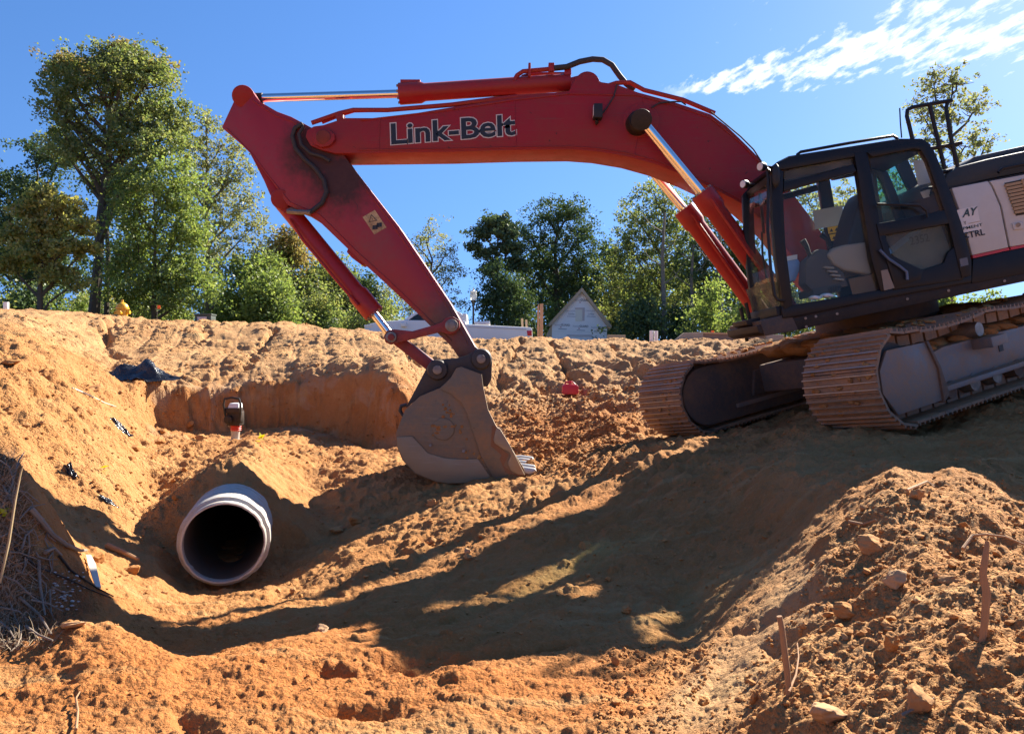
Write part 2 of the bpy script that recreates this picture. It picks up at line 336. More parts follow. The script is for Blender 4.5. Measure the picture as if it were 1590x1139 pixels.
TH = np.concatenate([np.linspace(-180, -42, 60)[:-1], np.linspace(-42, -36, 50)[:-1], np.linspace(-36, 36, 860), np.linspace(36, 42, 50)[1:], np.linspace(42, 180, 60)[1:]]) * math.pi / 180
RR = np.concatenate([[.05, .4, .8, 1.2], np.exp(np.linspace(math.log(1.6), math.log(2.2), 24))[:-1], np.exp(np.linspace(math.log(2.2), math.log(27), 760)), np.exp(np.linspace(math.log(28), math.log(900), 50))])
th2, r2 = np.meshgrid(TH, RR); X2, Y2 = r2 * np.sin(th2), r2 * np.cos(th2)
def terrain(th, r, x, y):
    global ZB
    z = hbase(th, r + sstep(13, 14.5, r) * (1 - sstep(18, 19.5, r)) * (fbm(x, y * .5, .8, 3, .6, 311) * .18 + fbm(x, y * 2.5, 3.5, 4, .6, 321) * .11))
    # spoil heaped over the pipe
    ux, uy = PIPE_DIR.x, PIPE_DIR.y; t = (x - PIPE_A.x) * ux + (y - PIPE_A.y) * uy; d = (x - PIPE_A.x) * uy - (y - PIPE_A.y) * ux
    wob = fbm(x, y, 1.1, 3, .5, 5) * .25
    pk = .47 + .28 * sstep(.84, 1.3, t + wob * .3) - .12 * sstep(2.6, 5.5, t)
    heap = pk - .82 * np.sqrt((d + wob * .5) ** 2 + .02) - 2.0 * np.maximum(0, .90 - t + wob * .3) ** 1 * (t < .95) * 1.3
    heap = np.where((t > .5) & (t < 7), heap - .35 * np.maximum(0, t - 4.2), -9)
    k = .10; hh = np.clip(.5 + .5 * (heap - z) / k, 0, 1); z = z * (1 - hh) + heap * hh + k * hh * (1 - hh)
    ZB = z.copy()
    far = sstep(27, 40, r)
    amp = np.clip(r / 6, .5, 1.8) * (1 - far)
    z = z + amp * fbm(x, y, .55, 3, .5, 21) * .09
    # the churned heap on the right, the flattened path beside it
    M = lambda pts, s=40: region(x, y, pts, s)
    mound = M([(1385,742),(1300,790),(1265,860),(1230,930),(1160,1010),(1100,1150),(1640,1150),(1640,800),(1490,762),(1440,770)], 50)
    path = M([(1215,880),(1262,868),(1280,900),(1190,1030),(1120,1150),(990,1150),(1090,1010)], 50)
    churn = M([(790,600),(980,600),(1000,690),(840,740),(790,700)], 60)
    berm = M([(-60,470),(560,500),(640,540),(600,585),(370,590),(240,600),(150,560),(-60,490)], 25)
    bermr = M([(600,515),(1210,525),(1190,560),(980,640),(800,640),(640,600)], 25)
    left = M([(-60,490),(230,600),(330,700),(260,860),(140,800),(0,690),(-60,650)], 60)
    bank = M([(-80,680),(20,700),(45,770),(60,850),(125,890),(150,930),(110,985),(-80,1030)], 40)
    low = M([(-60,1000),(160,955),(300,960),(640,1000),(1000,1030),(1080,1150),(-60,1150)], 90)
    flat = M([(430,960),(700,880),(960,740),(1180,720),(1210,820),(1000,880),(850,1000),(640,1010),(480,990)], 60)
    calm = 1 - np.clip(.55 * berm + .60 * flat + .65 * path + .35 * low, 0, .75)
    z = z + amp * calm * (fbm(x, y, 2.3, 5, .58, 3) * .055 + (fbm(x, y, 3.4, 4, .6, 13, True) - .3) * .028) + (fbm(x, y, 9, 4, .6, 4) * .022 * calm + fbm(x, y, 26, 3, .6, 8, True) * .010) * (1 - far)
    rough = np.clip(mound * .42 + churn * .9 + bermr * .30 + left * .45 + berm * .15 + bank * .8 + .10 + low * .15 - path * .8 - flat * .25, .03, 1.1) * (1 - far)
    sc = np.clip(r / 7, .6, 2.2)
    z = z + rough * (lumps(x + .12 * fbm(x, y, 7, 3), y + .12 * fbm(x, y, 7, 3, .5, 6), .40, 31, .10, .36, .3) * .5 + lumps(x + .08 * fbm(x, y, 12, 2), y + .08 * fbm(x, y, 12, 2, .5, 5), .17, 41, .15, .5, .6) * .6 + lumps(x, y, .085, 51, .2, .5, .6) * .7)
    z = z + rough * fbm(x, y, 1.3, 5, .6, 61, True) * .10
    # furrow rills
    tx_, ty_ = Q(1400, 690, 6.9)[:2]; z = z + .15 * np.exp(-(((x - tx_) * .89 + (y - ty_) * .46) ** 2 / .5 + ((x - tx_) * -.46 + (y - ty_) * .89 - .3) ** 2 / .5))
    def rills(mask, dirx, diry, wl, am, seed):
        q = (x * -diry + y * dirx); q = q + .35 * wl * fbm(x, y, .8 / max(wl, .3), 3, .5, seed) * 2
        return mask * am * (np.abs(((q / wl) % 1) - .5) * 2 - .5) * (.6 + .8 * (fbm(x, y, .9, 2, .5, seed + 3) + .5))
    z = z + rills(M([(830,730),(960,690),(1080,690),(1110,720),(960,760),(860,800),(760,790)], 40), .80, .60, .20, .075, 70)
    z = z + rills(M([(930,545),(1200,535),(1180,570),(980,640),(820,620),(800,560)], 40), -.35, .94, .9, .22, 80)
    z = z + rills(M([(-40,500),(150,540),(240,620),(300,740),(200,760),(-40,640)], 60), .80, -.55, .55, .05, 90)
    z = z + rills(mound, .62, .78, .42, .03, 93) + rills(M([(1000,1030),(1215,880),(1100,1150),(940,1150)], 60), .60, .80, .25, .035, 94)
    z = z + rills(flat, .72, .69, .33, .035, 95) + rills(flat, .66, .75, .11, .014, 96) + flat * lumps(x + .05 * fbm(x, y, 12, 2), y, .16, 141, .1, .4, .22) * .7
    # crawler marks on the graded bank
    lane = (x + .25 * (y - 20)) / .78; x_ = x + .12 * fbm(x, y, 1.0, 3, .5, 97); lane = (x_ + .25 * (y - 20)) / .82; cl = (y + .05 * np.sin(lane * 2 * np.pi) + .16 * fbm(x, y, 1.2, 3, .5, 99)) / .23
    tr = (.5 + .5 * np.tanh(2.5 * np.sin(2 * np.pi * cl + np.floor(lane) * 1.7))) * .085 * sstep(-.30, .08, fbm(x, y, .8, 3, .6, 101))
    edge = np.abs((lane % 1) - .5) * 2; tr = tr * (1 - sstep(.55, .9, edge)) + .018 * sstep(.85, .98, edge)
    z = z + berm * tr
    def crack(pts, w, dep, seed=1, wig=.16):
        g = [tuple(Q(*p)[:2]) for p in pts]; nx, ny = fbm(x, y, 2.2, 4, .6, seed) * wig * 2, fbm(x, y, 2.2, 4, .6, seed + 9) * wig * 2
        dd, pr = seg_dist(x + nx, y + ny, g); return -dep * np.exp(-(dd / w) ** 2) * (.35 + 1.1 * np.clip(fbm(x, y, 1.6, 2, .5, seed + 4) + .5, 0, 1))
    z = z + crack([(196,493,22),(165,515,21),(160,548,19.5),(195,575,18)], .16, .30, 201) + crack([(425,515,23),(405,545,20.5),(372,590,17.5)], .13, .26, 207)
    z = z + crack([(640,528,23),(632,560,19.5),(640,585,18)], .12, .25, 215) + crack([(815,527,23),(780,575,19),(770,600,17)], .12, .24, 219) + crack([(850,527,23),(880,575,19),(905,600,17.5)], .12, .22, 225)
    z = z + crack([(945,530,22.5),(985,580,18),(1000,600,16)], .12, .18, 231) + crack([(325,505,23),(305,545,20.5)], .09, .18, 233)
    z = z + crack([(560,520,23),(640,530,22.5)], .22, .2, 241, .3) + crack([(0,560,11),(60,575,11)], .3, .15, 251, .3)
    z = z + crack([(620,845,6.2),(700,800,6.8),(790,755,7.6)], .05, -.05, 255) + crack([(570,1030,3.6),(640,1035,3.6),(700,1010,3.75)], .16, .10, 261) + crack([(720,1012,3.8),(860,1003,3.85)], .08, .10, 265, .08)
    z = z + crack([(550,1105,3.1),(600,1098,3.1)], .06, .10, 267, .06) + crack([(1130,975,3.7),(1200,965,3.6)], .08, .10, 269, .08) + crack([(1290,1000,3.1),(1300,960,3.2)], .15, .12, 273)
    z = z + crack([(300,1100,3.1),(320,1139,2.9)], .04, .05, 275, .05)
    # the cut wall of the pit: vertical flutes
    wall = M([(235,600),(360,590),(600,575),(640,600),(640,700),(560,700),(450,670),(235,675)], 20)
    z = z + wall * (fbm(x, y * .35, 1.3, 4, .55, 301) * .10)
    mats = (path, mound, bank, berm + bermr, flat, wall, churn, low, rough)
    return z, mats
Z2, MASKS = terrain(th2, r2, X2, Y2)
lr = np.log(RR); NT_, NR_ = len(TH), len(RR)
def gz(x, y):                                       # height of the finished ground
    th, r = math.atan2(x, y), math.hypot(x, y)
    i = min(max(int(np.searchsorted(TH, th)) - 1, 0), NT_ - 2); j = min(max(int(np.searchsorted(RR, r)) - 1, 0), NR_ - 2)
    u = (th - TH[i]) / (TH[i + 1] - TH[i]); v = min(max((r - RR[j]) / (RR[j + 1] - RR[j]), 0), 1)
    return float((Z2[j, i] * (1 - u) + Z2[j, i + 1] * u) * (1 - v) + (Z2[j + 1, i] * (1 - u) + Z2[j + 1, i + 1] * u) * v)
def hit(px, py):                                    # first ground met along the sight line
    u, w = (px - CX) / F, (py - HY) / F; th = math.atan(u); i = min(max(int(np.searchsorted(TH, th)), 0), NT_ - 1)
    col = Z2[:, i]; Y = RR * math.cos(TH[i]); ray = CAMZ - w * Y
    k = np.where(col > ray)[0]; k = k[k > 8]
    if len(k) == 0: return None
    k = k[0]; a, b = ray[k - 1] - col[k - 1], col[k] - ray[k]; t = a / (a + b + 1e-9); y = Y[k - 1] + (Y[k] - Y[k - 1]) * t
    return Vector((u * y, y, gz(u * y, y)))

gv = np.stack([X2, Y2, Z2], -1).reshape(-1, 3)
ii = np.arange(NR_ - 1)[:, None] * NT_ + np.arange(NT_ - 1)[None, :]
gf = np.stack([ii, ii + NT_, ii + NT_ + 1, ii + 1], -1).reshape(-1, 4)
fc = gv[gf].mean(1) - np.array(PIPE_A); ft_ = fc @ np.array(PIPE_DIR); fd = np.linalg.norm(fc - ft_[:, None] * np.array(PIPE_DIR), axis=1)
gf = gf[~((ft_ > -.02) & (ft_ < 5.85) & (fd < .365))]             # the pipe is hollow: no soil inside it
def fast_mesh(name, v, f, smooth=True):
    me = bpy.data.meshes.new(name); n = f.shape[1]
    me.vertices.add(len(v)); me.vertices.foreach_set('co', np.ascontiguousarray(v, np.float32).ravel())
    me.loops.add(f.size); me.loops.foreach_set('vertex_index', np.ascontiguousarray(f, np.int32).ravel())
    me.polygons.add(len(f)); me.polygons.foreach_set('loop_start', np.arange(0, f.size, n, dtype=np.int32))
    me.polygons.foreach_set('use_smooth', np.full(len(f), smooth, bool))
    me.update(calc_edges=True); return me
gme = fast_mesh('ground', gv, gf[:, ::-1])
path, mound, bank, berm, flat, wall, churn, low, rough = [m.ravel() for m in MASKS]
def attr(me, name, arr):
    a = me.attributes.new(name, 'FLOAT', 'POINT'); a.data.foreach_set('value', np.ascontiguousarray(arr, np.float32))
pale = np.clip(.75 * berm + .9 * path, 0, 1); redd = np.clip(.45 * flat + .55 * churn + .9 * low + .25 * wall, 0, 1)
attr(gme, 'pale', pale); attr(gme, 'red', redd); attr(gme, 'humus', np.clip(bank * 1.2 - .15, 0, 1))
xf, yf = gv[:, 0], gv[:, 1]; ZB = ZB.ravel()
sun_sliver = region(xf, yf, [(1025,822),(960,828),(880,860),(690,955),(780,935),(930,880),(1020,850)], 22) * .40 + region(xf, yf, [(1150,855),(1060,900),(1010,960),(1060,965),(1200,870)], 22) * .15  # outlines of the sunlit slivers inside the machine's shadow, painted as paler soil
attr(gme, 'sun_sliver', np.clip(sun_sliver * (.6 + 1.2 * fbm(xf, yf, 3, 4, .6, 77)), 0, 1)); attr(gme, 'far', sstep(25, 30, np.hypot(xf, yf)))
attr(gme, 'cut', wall); attr(gme, 'rough', np.clip(rough * 1.3 + .12, 0, 1))

n = NT('red_clay_soil')
def gat(nm):
    x = n.n('ShaderNodeAttribute', attribute_name=nm); return x.outputs['Fac']
big, mid, fine, tiny = n.noise(.35, 5, .6), n.noise(2.2, 6, .62), n.noise(14, 6, .65), n.noise(85, 4, .6)
c = n.mix(n.ramp(n.math('ADD', n.math('MULTIPLY', big, .5), n.math('MULTIPLY', mid, .5)), [(.36, 0), (.64, 1)]), (.380, .160, .049), (.490, .252, .097))
c = n.mix(n.math('MULTIPLY', gat('red'), .85), c, (.44, .150, .038))
c = n.mix(n.math('MULTIPLY', gat('pale'), n.ramp(mid, [(.2, .45), (.75, 1)])), c, (.505, .316, .158))
c = n.mix(n.ramp(n.noise(4.5, 6, .7, dist=.4), [(.58, 0), (.70, .5)]), c, (.25, .095, .030))
mp = n.n('ShaderNodeMapping'); mp.inputs['Rotation'].default_value = (0, 0, R(-44)); mp.inputs['Scale'].default_value = (.35, 3.2, 1); n.l(n.pos(), mp.inputs['Vector'])
c = n.mix(n.ramp(n.noise(1.6, 6, .65, vec=mp.outputs[0]), [(.54, 0), (.66, .45)]), c, (.52, .34, .15))
c = n.mix(n.math('MULTIPLY', gat('sun_sliver'), 1.0), c, (.52, .34, .12))  # the painted sun slivers go into the soil colour
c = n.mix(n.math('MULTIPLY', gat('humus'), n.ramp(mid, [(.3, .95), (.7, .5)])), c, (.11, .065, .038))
strat = n.noise(1.0, 5, .6, dist=.8)
c = n.mix(n.math('MULTIPLY', gat('cut'), n.ramp(strat, [(.52, 0), (.62, .55)])), c, (.44, .33, .22))
c = n.mix(n.math('MULTIPLY', fine, .55), c, n.mix(.62, c, (.17, .062, .018)))
c = n.mix(n.ramp(tiny, [(.55, 0), (.75, .35)]), c, (.60, .385, .16))
grass = n.mix(n.noise(.4, 5), (.06, .075, .025), (.20, .15, .07)); c = n.mix(gat('far'), c, grass)
n.p(Base_Color=c, Roughness=.95); n.b.inputs['Specular IOR Level'].default_value = .15
h = n.math('ADD', n.math('MULTIPLY', n.noise(38, 6, .68), 1.0), n.math('MULTIPLY', n.noise(150, 3, .6), .4))
def vor(sc):
    x = n.n('ShaderNodeTexVoronoi', feature='F1'); x.inputs['Scale'].default_value = sc; n.l(n.pos(), x.inputs['Vector']); return n.math('SUBTRACT', 1.0, x.outputs['Distance'])
h = n.math('ADD', h, n.math('MULTIPLY', gat('rough'), n.math('ADD', n.math('MULTIPLY', vor(26), 1.5), n.math('MULTIPLY', vor(70), .8))))
n.bump(h, .8, .026)
SOIL = n.m
gme.materials.append(SOIL)
ground = bpy.data.objects.new('ground', gme); COL.objects.link(ground); ground['kind'] = 'structure'
# ---------------------------------------------------------------- the excavator
RED = worn('faded_red_paint', (.33, .011, .016), .40, (.17, .06, .04), .40, chip=(.05, .02, .015), sc=2.2, spec=.3, scratch=(8, (.20, .045, .035)))
REDC = worn('red_cylinder_paint', (.36, .014, .016), .38, (.22, .09, .05), .25, sc=3, spec=.35)
# the arm carries burnt grease round the hinge and scrape marks further down
def arm_material():
    n = NT('red_paint_with_grease'); p = n.pos()
    col = (.33, .011, .016); a, b = n.noise(2.4, 6, .62), n.noise(17, 5, .6)
    def dist_to(v):
        x = n.n('ShaderNodeVectorMath', operation='DISTANCE'); n.l(p, x.inputs[0]); x.inputs[1].default_value = v; return x.outputs['Value']
    c = n.mix(n.math('MULTIPLY', n.noise(1.1, 3), .4), col, tuple(x * .7 for x in col))
    c = n.mix(n.ramp(n.math('ADD', n.math('MULTIPLY', a, .6), n.math('MULTIPLY', b, .4)), [(.48, 0), (.68, .40)]), c, (.14, .06, .04))
    g1 = n.math('MINIMUM', dist_to(Q(492, 238, 8.99)), n.math('MULTIPLY', dist_to(Q(530, 275, 8.99)), 1.0))
    m = n.ramp(n.math('ADD', g1, n.math('MULTIPLY', n.math('SUBTRACT', n.noise(7, 6, .7), .5), .55)), [(.22, .93), (.52, 0)])
    c = n.mix(m, c, n.mix(b, (.012, .008, .007), (.07, .03, .02)))
    g2 = n.math('MINIMUM', dist_to(Q(700, 500, 8.99)), dist_to(Q(730, 535, 8.99)))
    c = n.mix(n.ramp(n.math('ADD', g2, n.math('MULTIPLY', n.math('SUBTRACT', n.noise(9, 6, .7), .5), .6)), [(.15, .8), (.5, 0)]), c, n.mix(b, (.05, .02, .015), (.15, .07, .04)))
    c = n.mix(n.ramp(n.noise(6, 4, .75, dist=1.0), [(.66, 0), (.71, .85)]), c, (.03, .014, .012))
    n.p(Base_Color=c, Roughness=n.ramp(m, [(0, .43), (1, .75)])); n.bump(b, .25, .004); return n.m
ARM_M = arm_material()
BLK = worn('black_cab_paint', (.008, .008, .009), .38, (.07, .045, .03), .14, sc=4, bumpd=.002, spec=.3)
BLKD = worn('dusty_black_steel', (.014, .013, .012), .5, (.13, .07, .04), .38, sc=4, spec=.3)
RUB = plain('black_rubber', (.012, .012, .012), .6, 0, .3, 20)
HOSE = plain('dusty_hose', (.035, .03, .028), .7, 0, .4, 30)
CHROME = plain('chrome_rod', (.78, .77, .75), .12, 1, .05, 4)
PIN = worn('greasy_pin_steel', (.28, .25, .22), .42, (.10, .06, .04), .5, metal=.6, sc=14)
BUCK = worn('scoured_bucket_steel', (.16, .135, .095), .5, (.36, .195, .09), .85, chip=(.06, .045, .035), metal=.25, sc=2.6, bumpd=.006, scratch=(-32, (.235, .195, .14)))
BUCKP = worn('polished_wear_plate', (.29, .23, .15), .45, (.33, .18, .09), .5, metal=.35, sc=2.0, scratch=(-14, (.35, .29, .21)))
BUCKD = worn('dark_bucket_ear_steel', (.035, .036, .037), .5, (.14, .085, .055), .45, metal=.2, sc=3)
TOOTH = plain('bright_tooth_steel', (.46, .44, .40), .4, .8, .15, 15)
WHITE = worn('cream_panel_paint', (.56, .54, .49), .40, (.34, .25, .17), .25, sc=1.2, bumpd=.001)
STRIPE = plain('red_stripe', (.50, .04, .05), .45)
TRK = worn('clay_caked_track_steel', (.20, .14, .10), .6, (.46, .25, .125), .85, metal=.3, sc=3.4, bumpd=.008)
FRAME_G = worn('blue_grey_frame_steel', (.15, .155, .165), .45, (.36, .20, .10), .8, metal=.3, sc=2.4)
UNDER = worn('muddy_undercarriage', (.07, .06, .055), .7, (.21, .115, .06), .8, sc=2.2, bumpd=.012)
VINYL = plain('black_seat_vinyl', (.018, .018, .02), .6, 0, .3, 12)
BEIGE = plain('beige_cab_trim', (.30, .25, .19), .55, 0, .12, 5)
BLUEB = plain('blue_bag', (.22, .36, .62), .5, 0, .2, 9)
YEL = plain('yellow_sticker', (.86, .50, .03), .5, 0, .08, 9)
PAPER = plain('white_paper', (.72, .73, .72), .6)
INK = plain('black_lettering', (.012, .012, .014), .45)
GREENL = plain('dark_green_lettering', (.03, .06, .055), .5)
WLINE = plain('white_lettering_edge', (.62, .57, .50), .5)
LENS = plain('lamp_lens', (.75, .72, .66), .12)
def glass(name, tint=(.86, .93, .90), dust=.10, refl=.10):
    n = NT(name); n.t.nodes.remove(n.b)
    tr = n.n('ShaderNodeBsdfTransparent'); tr.inputs[0].default_value = tint + (1,)
    gl = n.n('ShaderNodeBsdfGlossy'); gl.inputs['Roughness'].default_value = .03
    df = n.n('ShaderNodeBsdfDiffuse'); df.inputs[0].default_value = (.52, .47, .42, 1)
    lw = n.n('ShaderNodeLayerWeight'); lw.inputs[0].default_value = .35
    m1 = n.n('ShaderNodeMixShader'); n.set(m1.inputs[0], n.math('ADD', n.math('MULTIPLY', lw.outputs['Fresnel'], .14), refl * .06)); n.l(tr.outputs[0], m1.inputs[1]); n.l(gl.outputs[0], m1.inputs[2])
    m2 = n.n('ShaderNodeMixShader'); n.set(m2.inputs[0], n.ramp(n.noise(3.5, 6, .6), [(.25, dust * .35), (.75, dust * 1.6)])); n.l(m1.outputs[0], m2.inputs[1]); n.l(df.outputs[0], m2.inputs[2])
    n.l(m2.outputs[0], n.out.inputs[0]); return n.m
GLASS = glass('cab_glass', (.94, .97, .955), .014); GLASST = glass('green_cab_glass', (.40, .72, .66), .10); GLASSD = glass('dusty_lower_glass', (.60, .66, .58), .12)

YB = 9.2                                             # depth of the boom's centre plane
Am = Q(1364, 600, 6.58)
GRAD = .215
tB = Vector((.888, .46, .888 * GRAD)).normalized(); tL = Vector((-.46, .888, -.46 * GRAD)).normalized(); tU = tB.cross(tL).normalized()
if tU.z < 0: tU = -tU
RI = .44
A0 = Am + tB * RI
def T(s, l, n): return A0 + tB * s + tL * l + tU * n
root_p = T(1.95, 1.7, -RI); root_p.z = T(1.95, 1.7, -RI).z
EXC = empty('excavator', root_p, 'red and cream crawler excavator tilted nose down on the dirt bank', 'excavator')

# text laid on a surface
def text_obj(name, s, o, ex, ez, w, h, mat, parent, bold=.0, shear=0, thick=.0015, sub=None):
    cu = bpy.data.curves.new(name, 'FONT'); cu.body = s; cu.size = 1; cu.offset = bold; cu.shear = shear; cu.resolution_u = 3
    to = bpy.data.objects.new(name, cu); COL.objects.link(to)
    dg = bpy.context.evaluated_depsgraph_get(); me = bpy.data.meshes.new_from_object(to.evaluated_get(dg)); bpy.data.objects.remove(to); bpy.data.curves.remove(cu)
    v = np.zeros(len(me.vertices) * 3); me.vertices.foreach_get('co', v); v = v.reshape(-1, 3)
    mn, mx = v.min(0), v.max(0); q = (v - mn) / np.maximum(mx - mn, 1e-6); off = root_loc(parent)
    ex, ez, o = Vector(ex).normalized(), Vector(ez).normalized(), Vector(o)
    P = np.array(o - off)[None] + q[:, :1] * w * np.array(ex)[None] + q[:, 1:2] * h * np.array(ez)[None]
    me.vertices.foreach_set('co', P.astype(np.float32).ravel()); me.materials.clear(); me.materials.append(mat); me.update(); me.name = name
    ob = bpy.data.objects.new(name, me); COL.objects.link(ob); ob.parent = parent; return ob
def text_px(name, s, p0, p1, hpx, Y, mat, parent, bold=0, up=None, shear=0):   # baseline from p0 to p1 (pixels) on the plane at depth Y
    a, b = Q(*p0, Y), Q(*p1, Y); ex = b - a
    ez = Vector((-ex.z, 0, ex.x)) if up is None else Q(*up, Y) - Q(0, 0, Y)
    return text_obj(name, s, a, ex, ez, ex.length, hpx / F * Y, mat, parent, bold, shear)

# ---- boom
bY, bW = YB - .27, .54
boom_px = [(474,212),(477,202),(487,196),(502,194),(520,188),(536,183),(600,183),(690,168),(800,151),(884,141),(893,122),(905,114),(922,117),(932,127),(958,131),(990,143),(1046,158),(1103,177),(1128,195),(1149,215),(1170,236),(1187,254),(1225,292),(1265,345),(1296,392),(1304,425),(1292,446),(1270,446),(1240,410),(1200,357),(1157,319),(1116,297),(1069,275),(1021,256),(974,243),(926,235),(885,232),(800,233),(700,236),(545,238),(520,238),(500,233),(482,226)]
boom = MB().poly(boom_px, bY, bW).build('boom', RED, EXC, bevel=.012)
m = MB()
for pts in ([(484,213),(487,203),(496,198),(510,200),(519,208),(520,217),(512,226),(499,229),(488,224)],): m.poly(pts, bY - .05, .06)
m.build('hinge_boss', RED, boom, bevel=.015)
MB().cyl(Q(502, 213, bY - .075), Q(502, 213, bY - .02), .085, seg=20).build('hinge_pin', worn('greasy_red', (.20, .018, .018), .5, (.05, .02, .015), .6, sc=9), boom, bevel=.01)
for ox, mt, bd, yo in ((0, WLINE, .050, -.003), (0, INK, .022, -.006)):
    k = 0 if mt is WLINE else 1.6
    text_px('lettering_outline' if mt is WLINE else 'lettering', 'Link-Belt', (606 + k, 226.5 - k), (803 - k, 211.5 - k), 36 - 2 * k, bY + yo, mt, boom, bd, up=(-1.2, -36))
m = MB()
for pts in (((799,153),(802,232)), ((590,185),(588,237)), ((1000,149),(985,240))):
    MB().tube([Q(p, q, bY - .001) for p, q in pts], .007, 6).build('weld_seam', RED, boom)
MB().tube([Q(p, q, bY - .002) for p, q in ((556,233),(700,231.5),(800,229),(885,228),(926,230.5),(974,238),(1021,251),(1069,270),(1116,292),(1157,314))], .010, 6).build('weld_seam', RED, boom)
MB().tube([Q(p, q, bY - .002) for p, q in ((560,187),(690,172),(800,155),(884,146),(990,148),(1046,163),(1103,183),(1149,221),(1187,260))], .010, 6).build('weld_seam', RED, boom)
# pipes running over the boom
m = MB()
m.tube([Q(p, q, bY + .05) for p, q in ((484,191),(527,176),(548,171),(602,171),(700,163),(800,151),(880,147),(930,138),(957,129),(978,128),(1000,140),(1060,155),(1110,176))], .028, 8)
m.build('hydraulic_pipe', REDC, boom); m = MB()
m.tube([Q(p, q, bY + .28) for p, q in ((500,190),(530,178),(550,172),(604,171),(702,162),(802,149))], .024, 8)
m.build('hydraulic_pipe', REDC, boom)
m = MB(); m.poly([(520,178),(531,174),(534,186),(523,188)], bY + .02, .4); m.build('pipe_clamp', RED, boom, bevel=.005)
m = MB(); m.tube([Q(p, q, YB - .1) for p, q in ((860,106),(880,104),(900,96),(920,92),(936,93),(950,101),(962,118),(972,130),(985,140))], .034, 10); m.build('hose', HOSE, boom)
m = MB(); m.tube([Q(p, q, bY - .02) for p, q in ((482,330),(462,329),(446,328)) ], .03, 8); m.build('hose_fitting', PIN, boom)
for pts in (((958,131),(953,150),(942,168),(934,178)), ((1012,167),(1024,160),(1045,158),(1058,158),(1065,163)), ((1185,255),(1170,232),(1150,212),(1126,192),(1104,174))):
    MB().tube([Q(p, q, bY - .025) for p, q in pts], .009, 6).build('cable', HOSE, boom)
# work light on the boom's side
m = MB(); m.box(Q(928, 174, bY - .10), (.10, .13, .16)); m.tube([Q(927, 186, bY - .1), Q(926, 192, bY - .06), Q(927, 190, bY)], .018)
wl = m.build('work_light', RUB, boom, bevel=.02)
MB().box(Q(921.6, 173, bY - .10), (.012, .10, .12)).build('work_light_lens', LENS, boom, bevel=.004)
# cylinder pin boss through the boom
m = MB(); m.lathe(Q(993, 186, bY - .17), (0, 1, 0), [(0, .09), (.0, .115), (.05, .13), (.17, .14)], 24)
m.build('cylinder_pin', BLKD, boom, bevel=.008)
MB().lathe(Q(996, 186, bY - .012), (0, 1, 0), [(0, .19), (.02, .22)], 28).build('pin_collar', RED, boom)
# hinge plates where the arm cylinder is pinned
# ---- arm (stick)
aY, aW = YB - .21, .42
arm_px = [(344,198),(356,172),(364,155),(367,144),(374,137),(383,136),(391,140),(397,149),(404,158),(430,173),(452,181),(480,196),(510,213),(530,235),(545,256),(570,288),(620,352),(660,411),(700,471),(738,538),(752,547),(758,558),(752,571),(738,576),(724,572),(700,537),(650,488),(600,441),(580,423),(548,394),(494,342),(470,327),(446,318),(428,290),(412,268),(387,235)]
arm = MB().poly(arm_px, aY, aW).build('arm', ARM_M, EXC, bevel=.012)
m = MB(); m.poly([(387,236),(414,268),(430,292),(446,318),(452,327),(441,331),(428,320),(418,300),(410,281)], aY + .06, aW - .12)
m.build('cylinder_bracket', RED, arm, bevel=.012)
m = MB(); m.cyl(Q(378, 150, aY - .03), Q(378, 150, aY + aW + .03), .13, seg=24); m.build('rod_end_boss', RED, arm, bevel=.012)
m = MB(); m.cyl(Q(436, 309, aY + .0), Q(436, 309, aY + aW - .03), .115, seg=24); m.build('cylinder_pin', RED, arm, bevel=.012)
m = MB(); m.tube([Q(p, q, aY - .03) for p, q in ((470,192),(458,199),(454,212),(459,230),(472,246),(490,262),(503,280),(507,298),(500,315),(484,328),(468,331),(447,328))], .027, 8); m.build('hose', HOSE, arm)
m = MB(); m.tube([Q(p, q, aY - .055) for p, q in ((472,196),(464,208),(468,225),(482,238),(500,243),(512,250))], .02, 8); m.build('hose', HOSE, arm)
m = MB(); m.tube([Q(p, q, aY + .06) for p, q in ((447,328),(453,324),(466,328),(480,329))], .025, 8); m.build('hose_fitting', PIN, arm)
m = MB(); m.poly([(540,386),(556,395),(566,410),(562,412),(546,400),(538,391)], aY + .08, .2); m.build('pipe_guard', RED, arm, bevel=.01)
MB().tube([Q(p, q, aY - .002) for p, q in ((560,283),(612,352),(652,411),(692,471),(728,536))], .009, 6).build('weld_seam', ARM_M, arm)
MB().tube([Q(p, q, aY - .002) for p, q in ((352,200),(392,240),(416,272),(450,314),(497,334),(552,389),(604,436),(652,482),(702,530))], .009, 6).build('weld_seam', ARM_M, arm)
MB().tube([Q(p, q, aY - .002) for p, q in ((392,156),(428,180),(450,187),(470,198))], .008, 6).build('weld_seam', ARM_M, arm)
# warning decal: cream plate with a black triangle, partly scraped off
ddx, ddz = (Q(598, 352, aY) - Q(574, 335, aY)), None
da = Q(563, 337, aY - .003); u1 = (Q(582, 326, aY) - Q(563, 337, aY)); u2 = (Q(581, 364, aY) - Q(563, 337, aY))
dm = worn('scraped_cream_decal', (.62, .44, .20), .5, (.14, .05, .03), .95, sc=7)
decal = MB().prism([da, da + u1, da + u1 + u2, da + u2], (0, .002, 0)).build('warning_decal', dm, arm)
c0 = da + u1 * .5 + u2 * .32 + Vector((0, -.002, 0)); e1, e2 = u1 * .34, u2 * .24
def tri(c, k): return [c + (e1 * math.cos(t) + e2 * math.sin(t)) * k for t in (-1.57 + .35, .52 + .35, 2.62 + .35)]
m = MB(); o_, i_ = tri(c0, 1), tri(c0, .78)
for a in range(3): m.prism([o_[a], o_[(a + 1) % 3], i_[(a + 1) % 3], i_[a]], (0, -.001, 0))
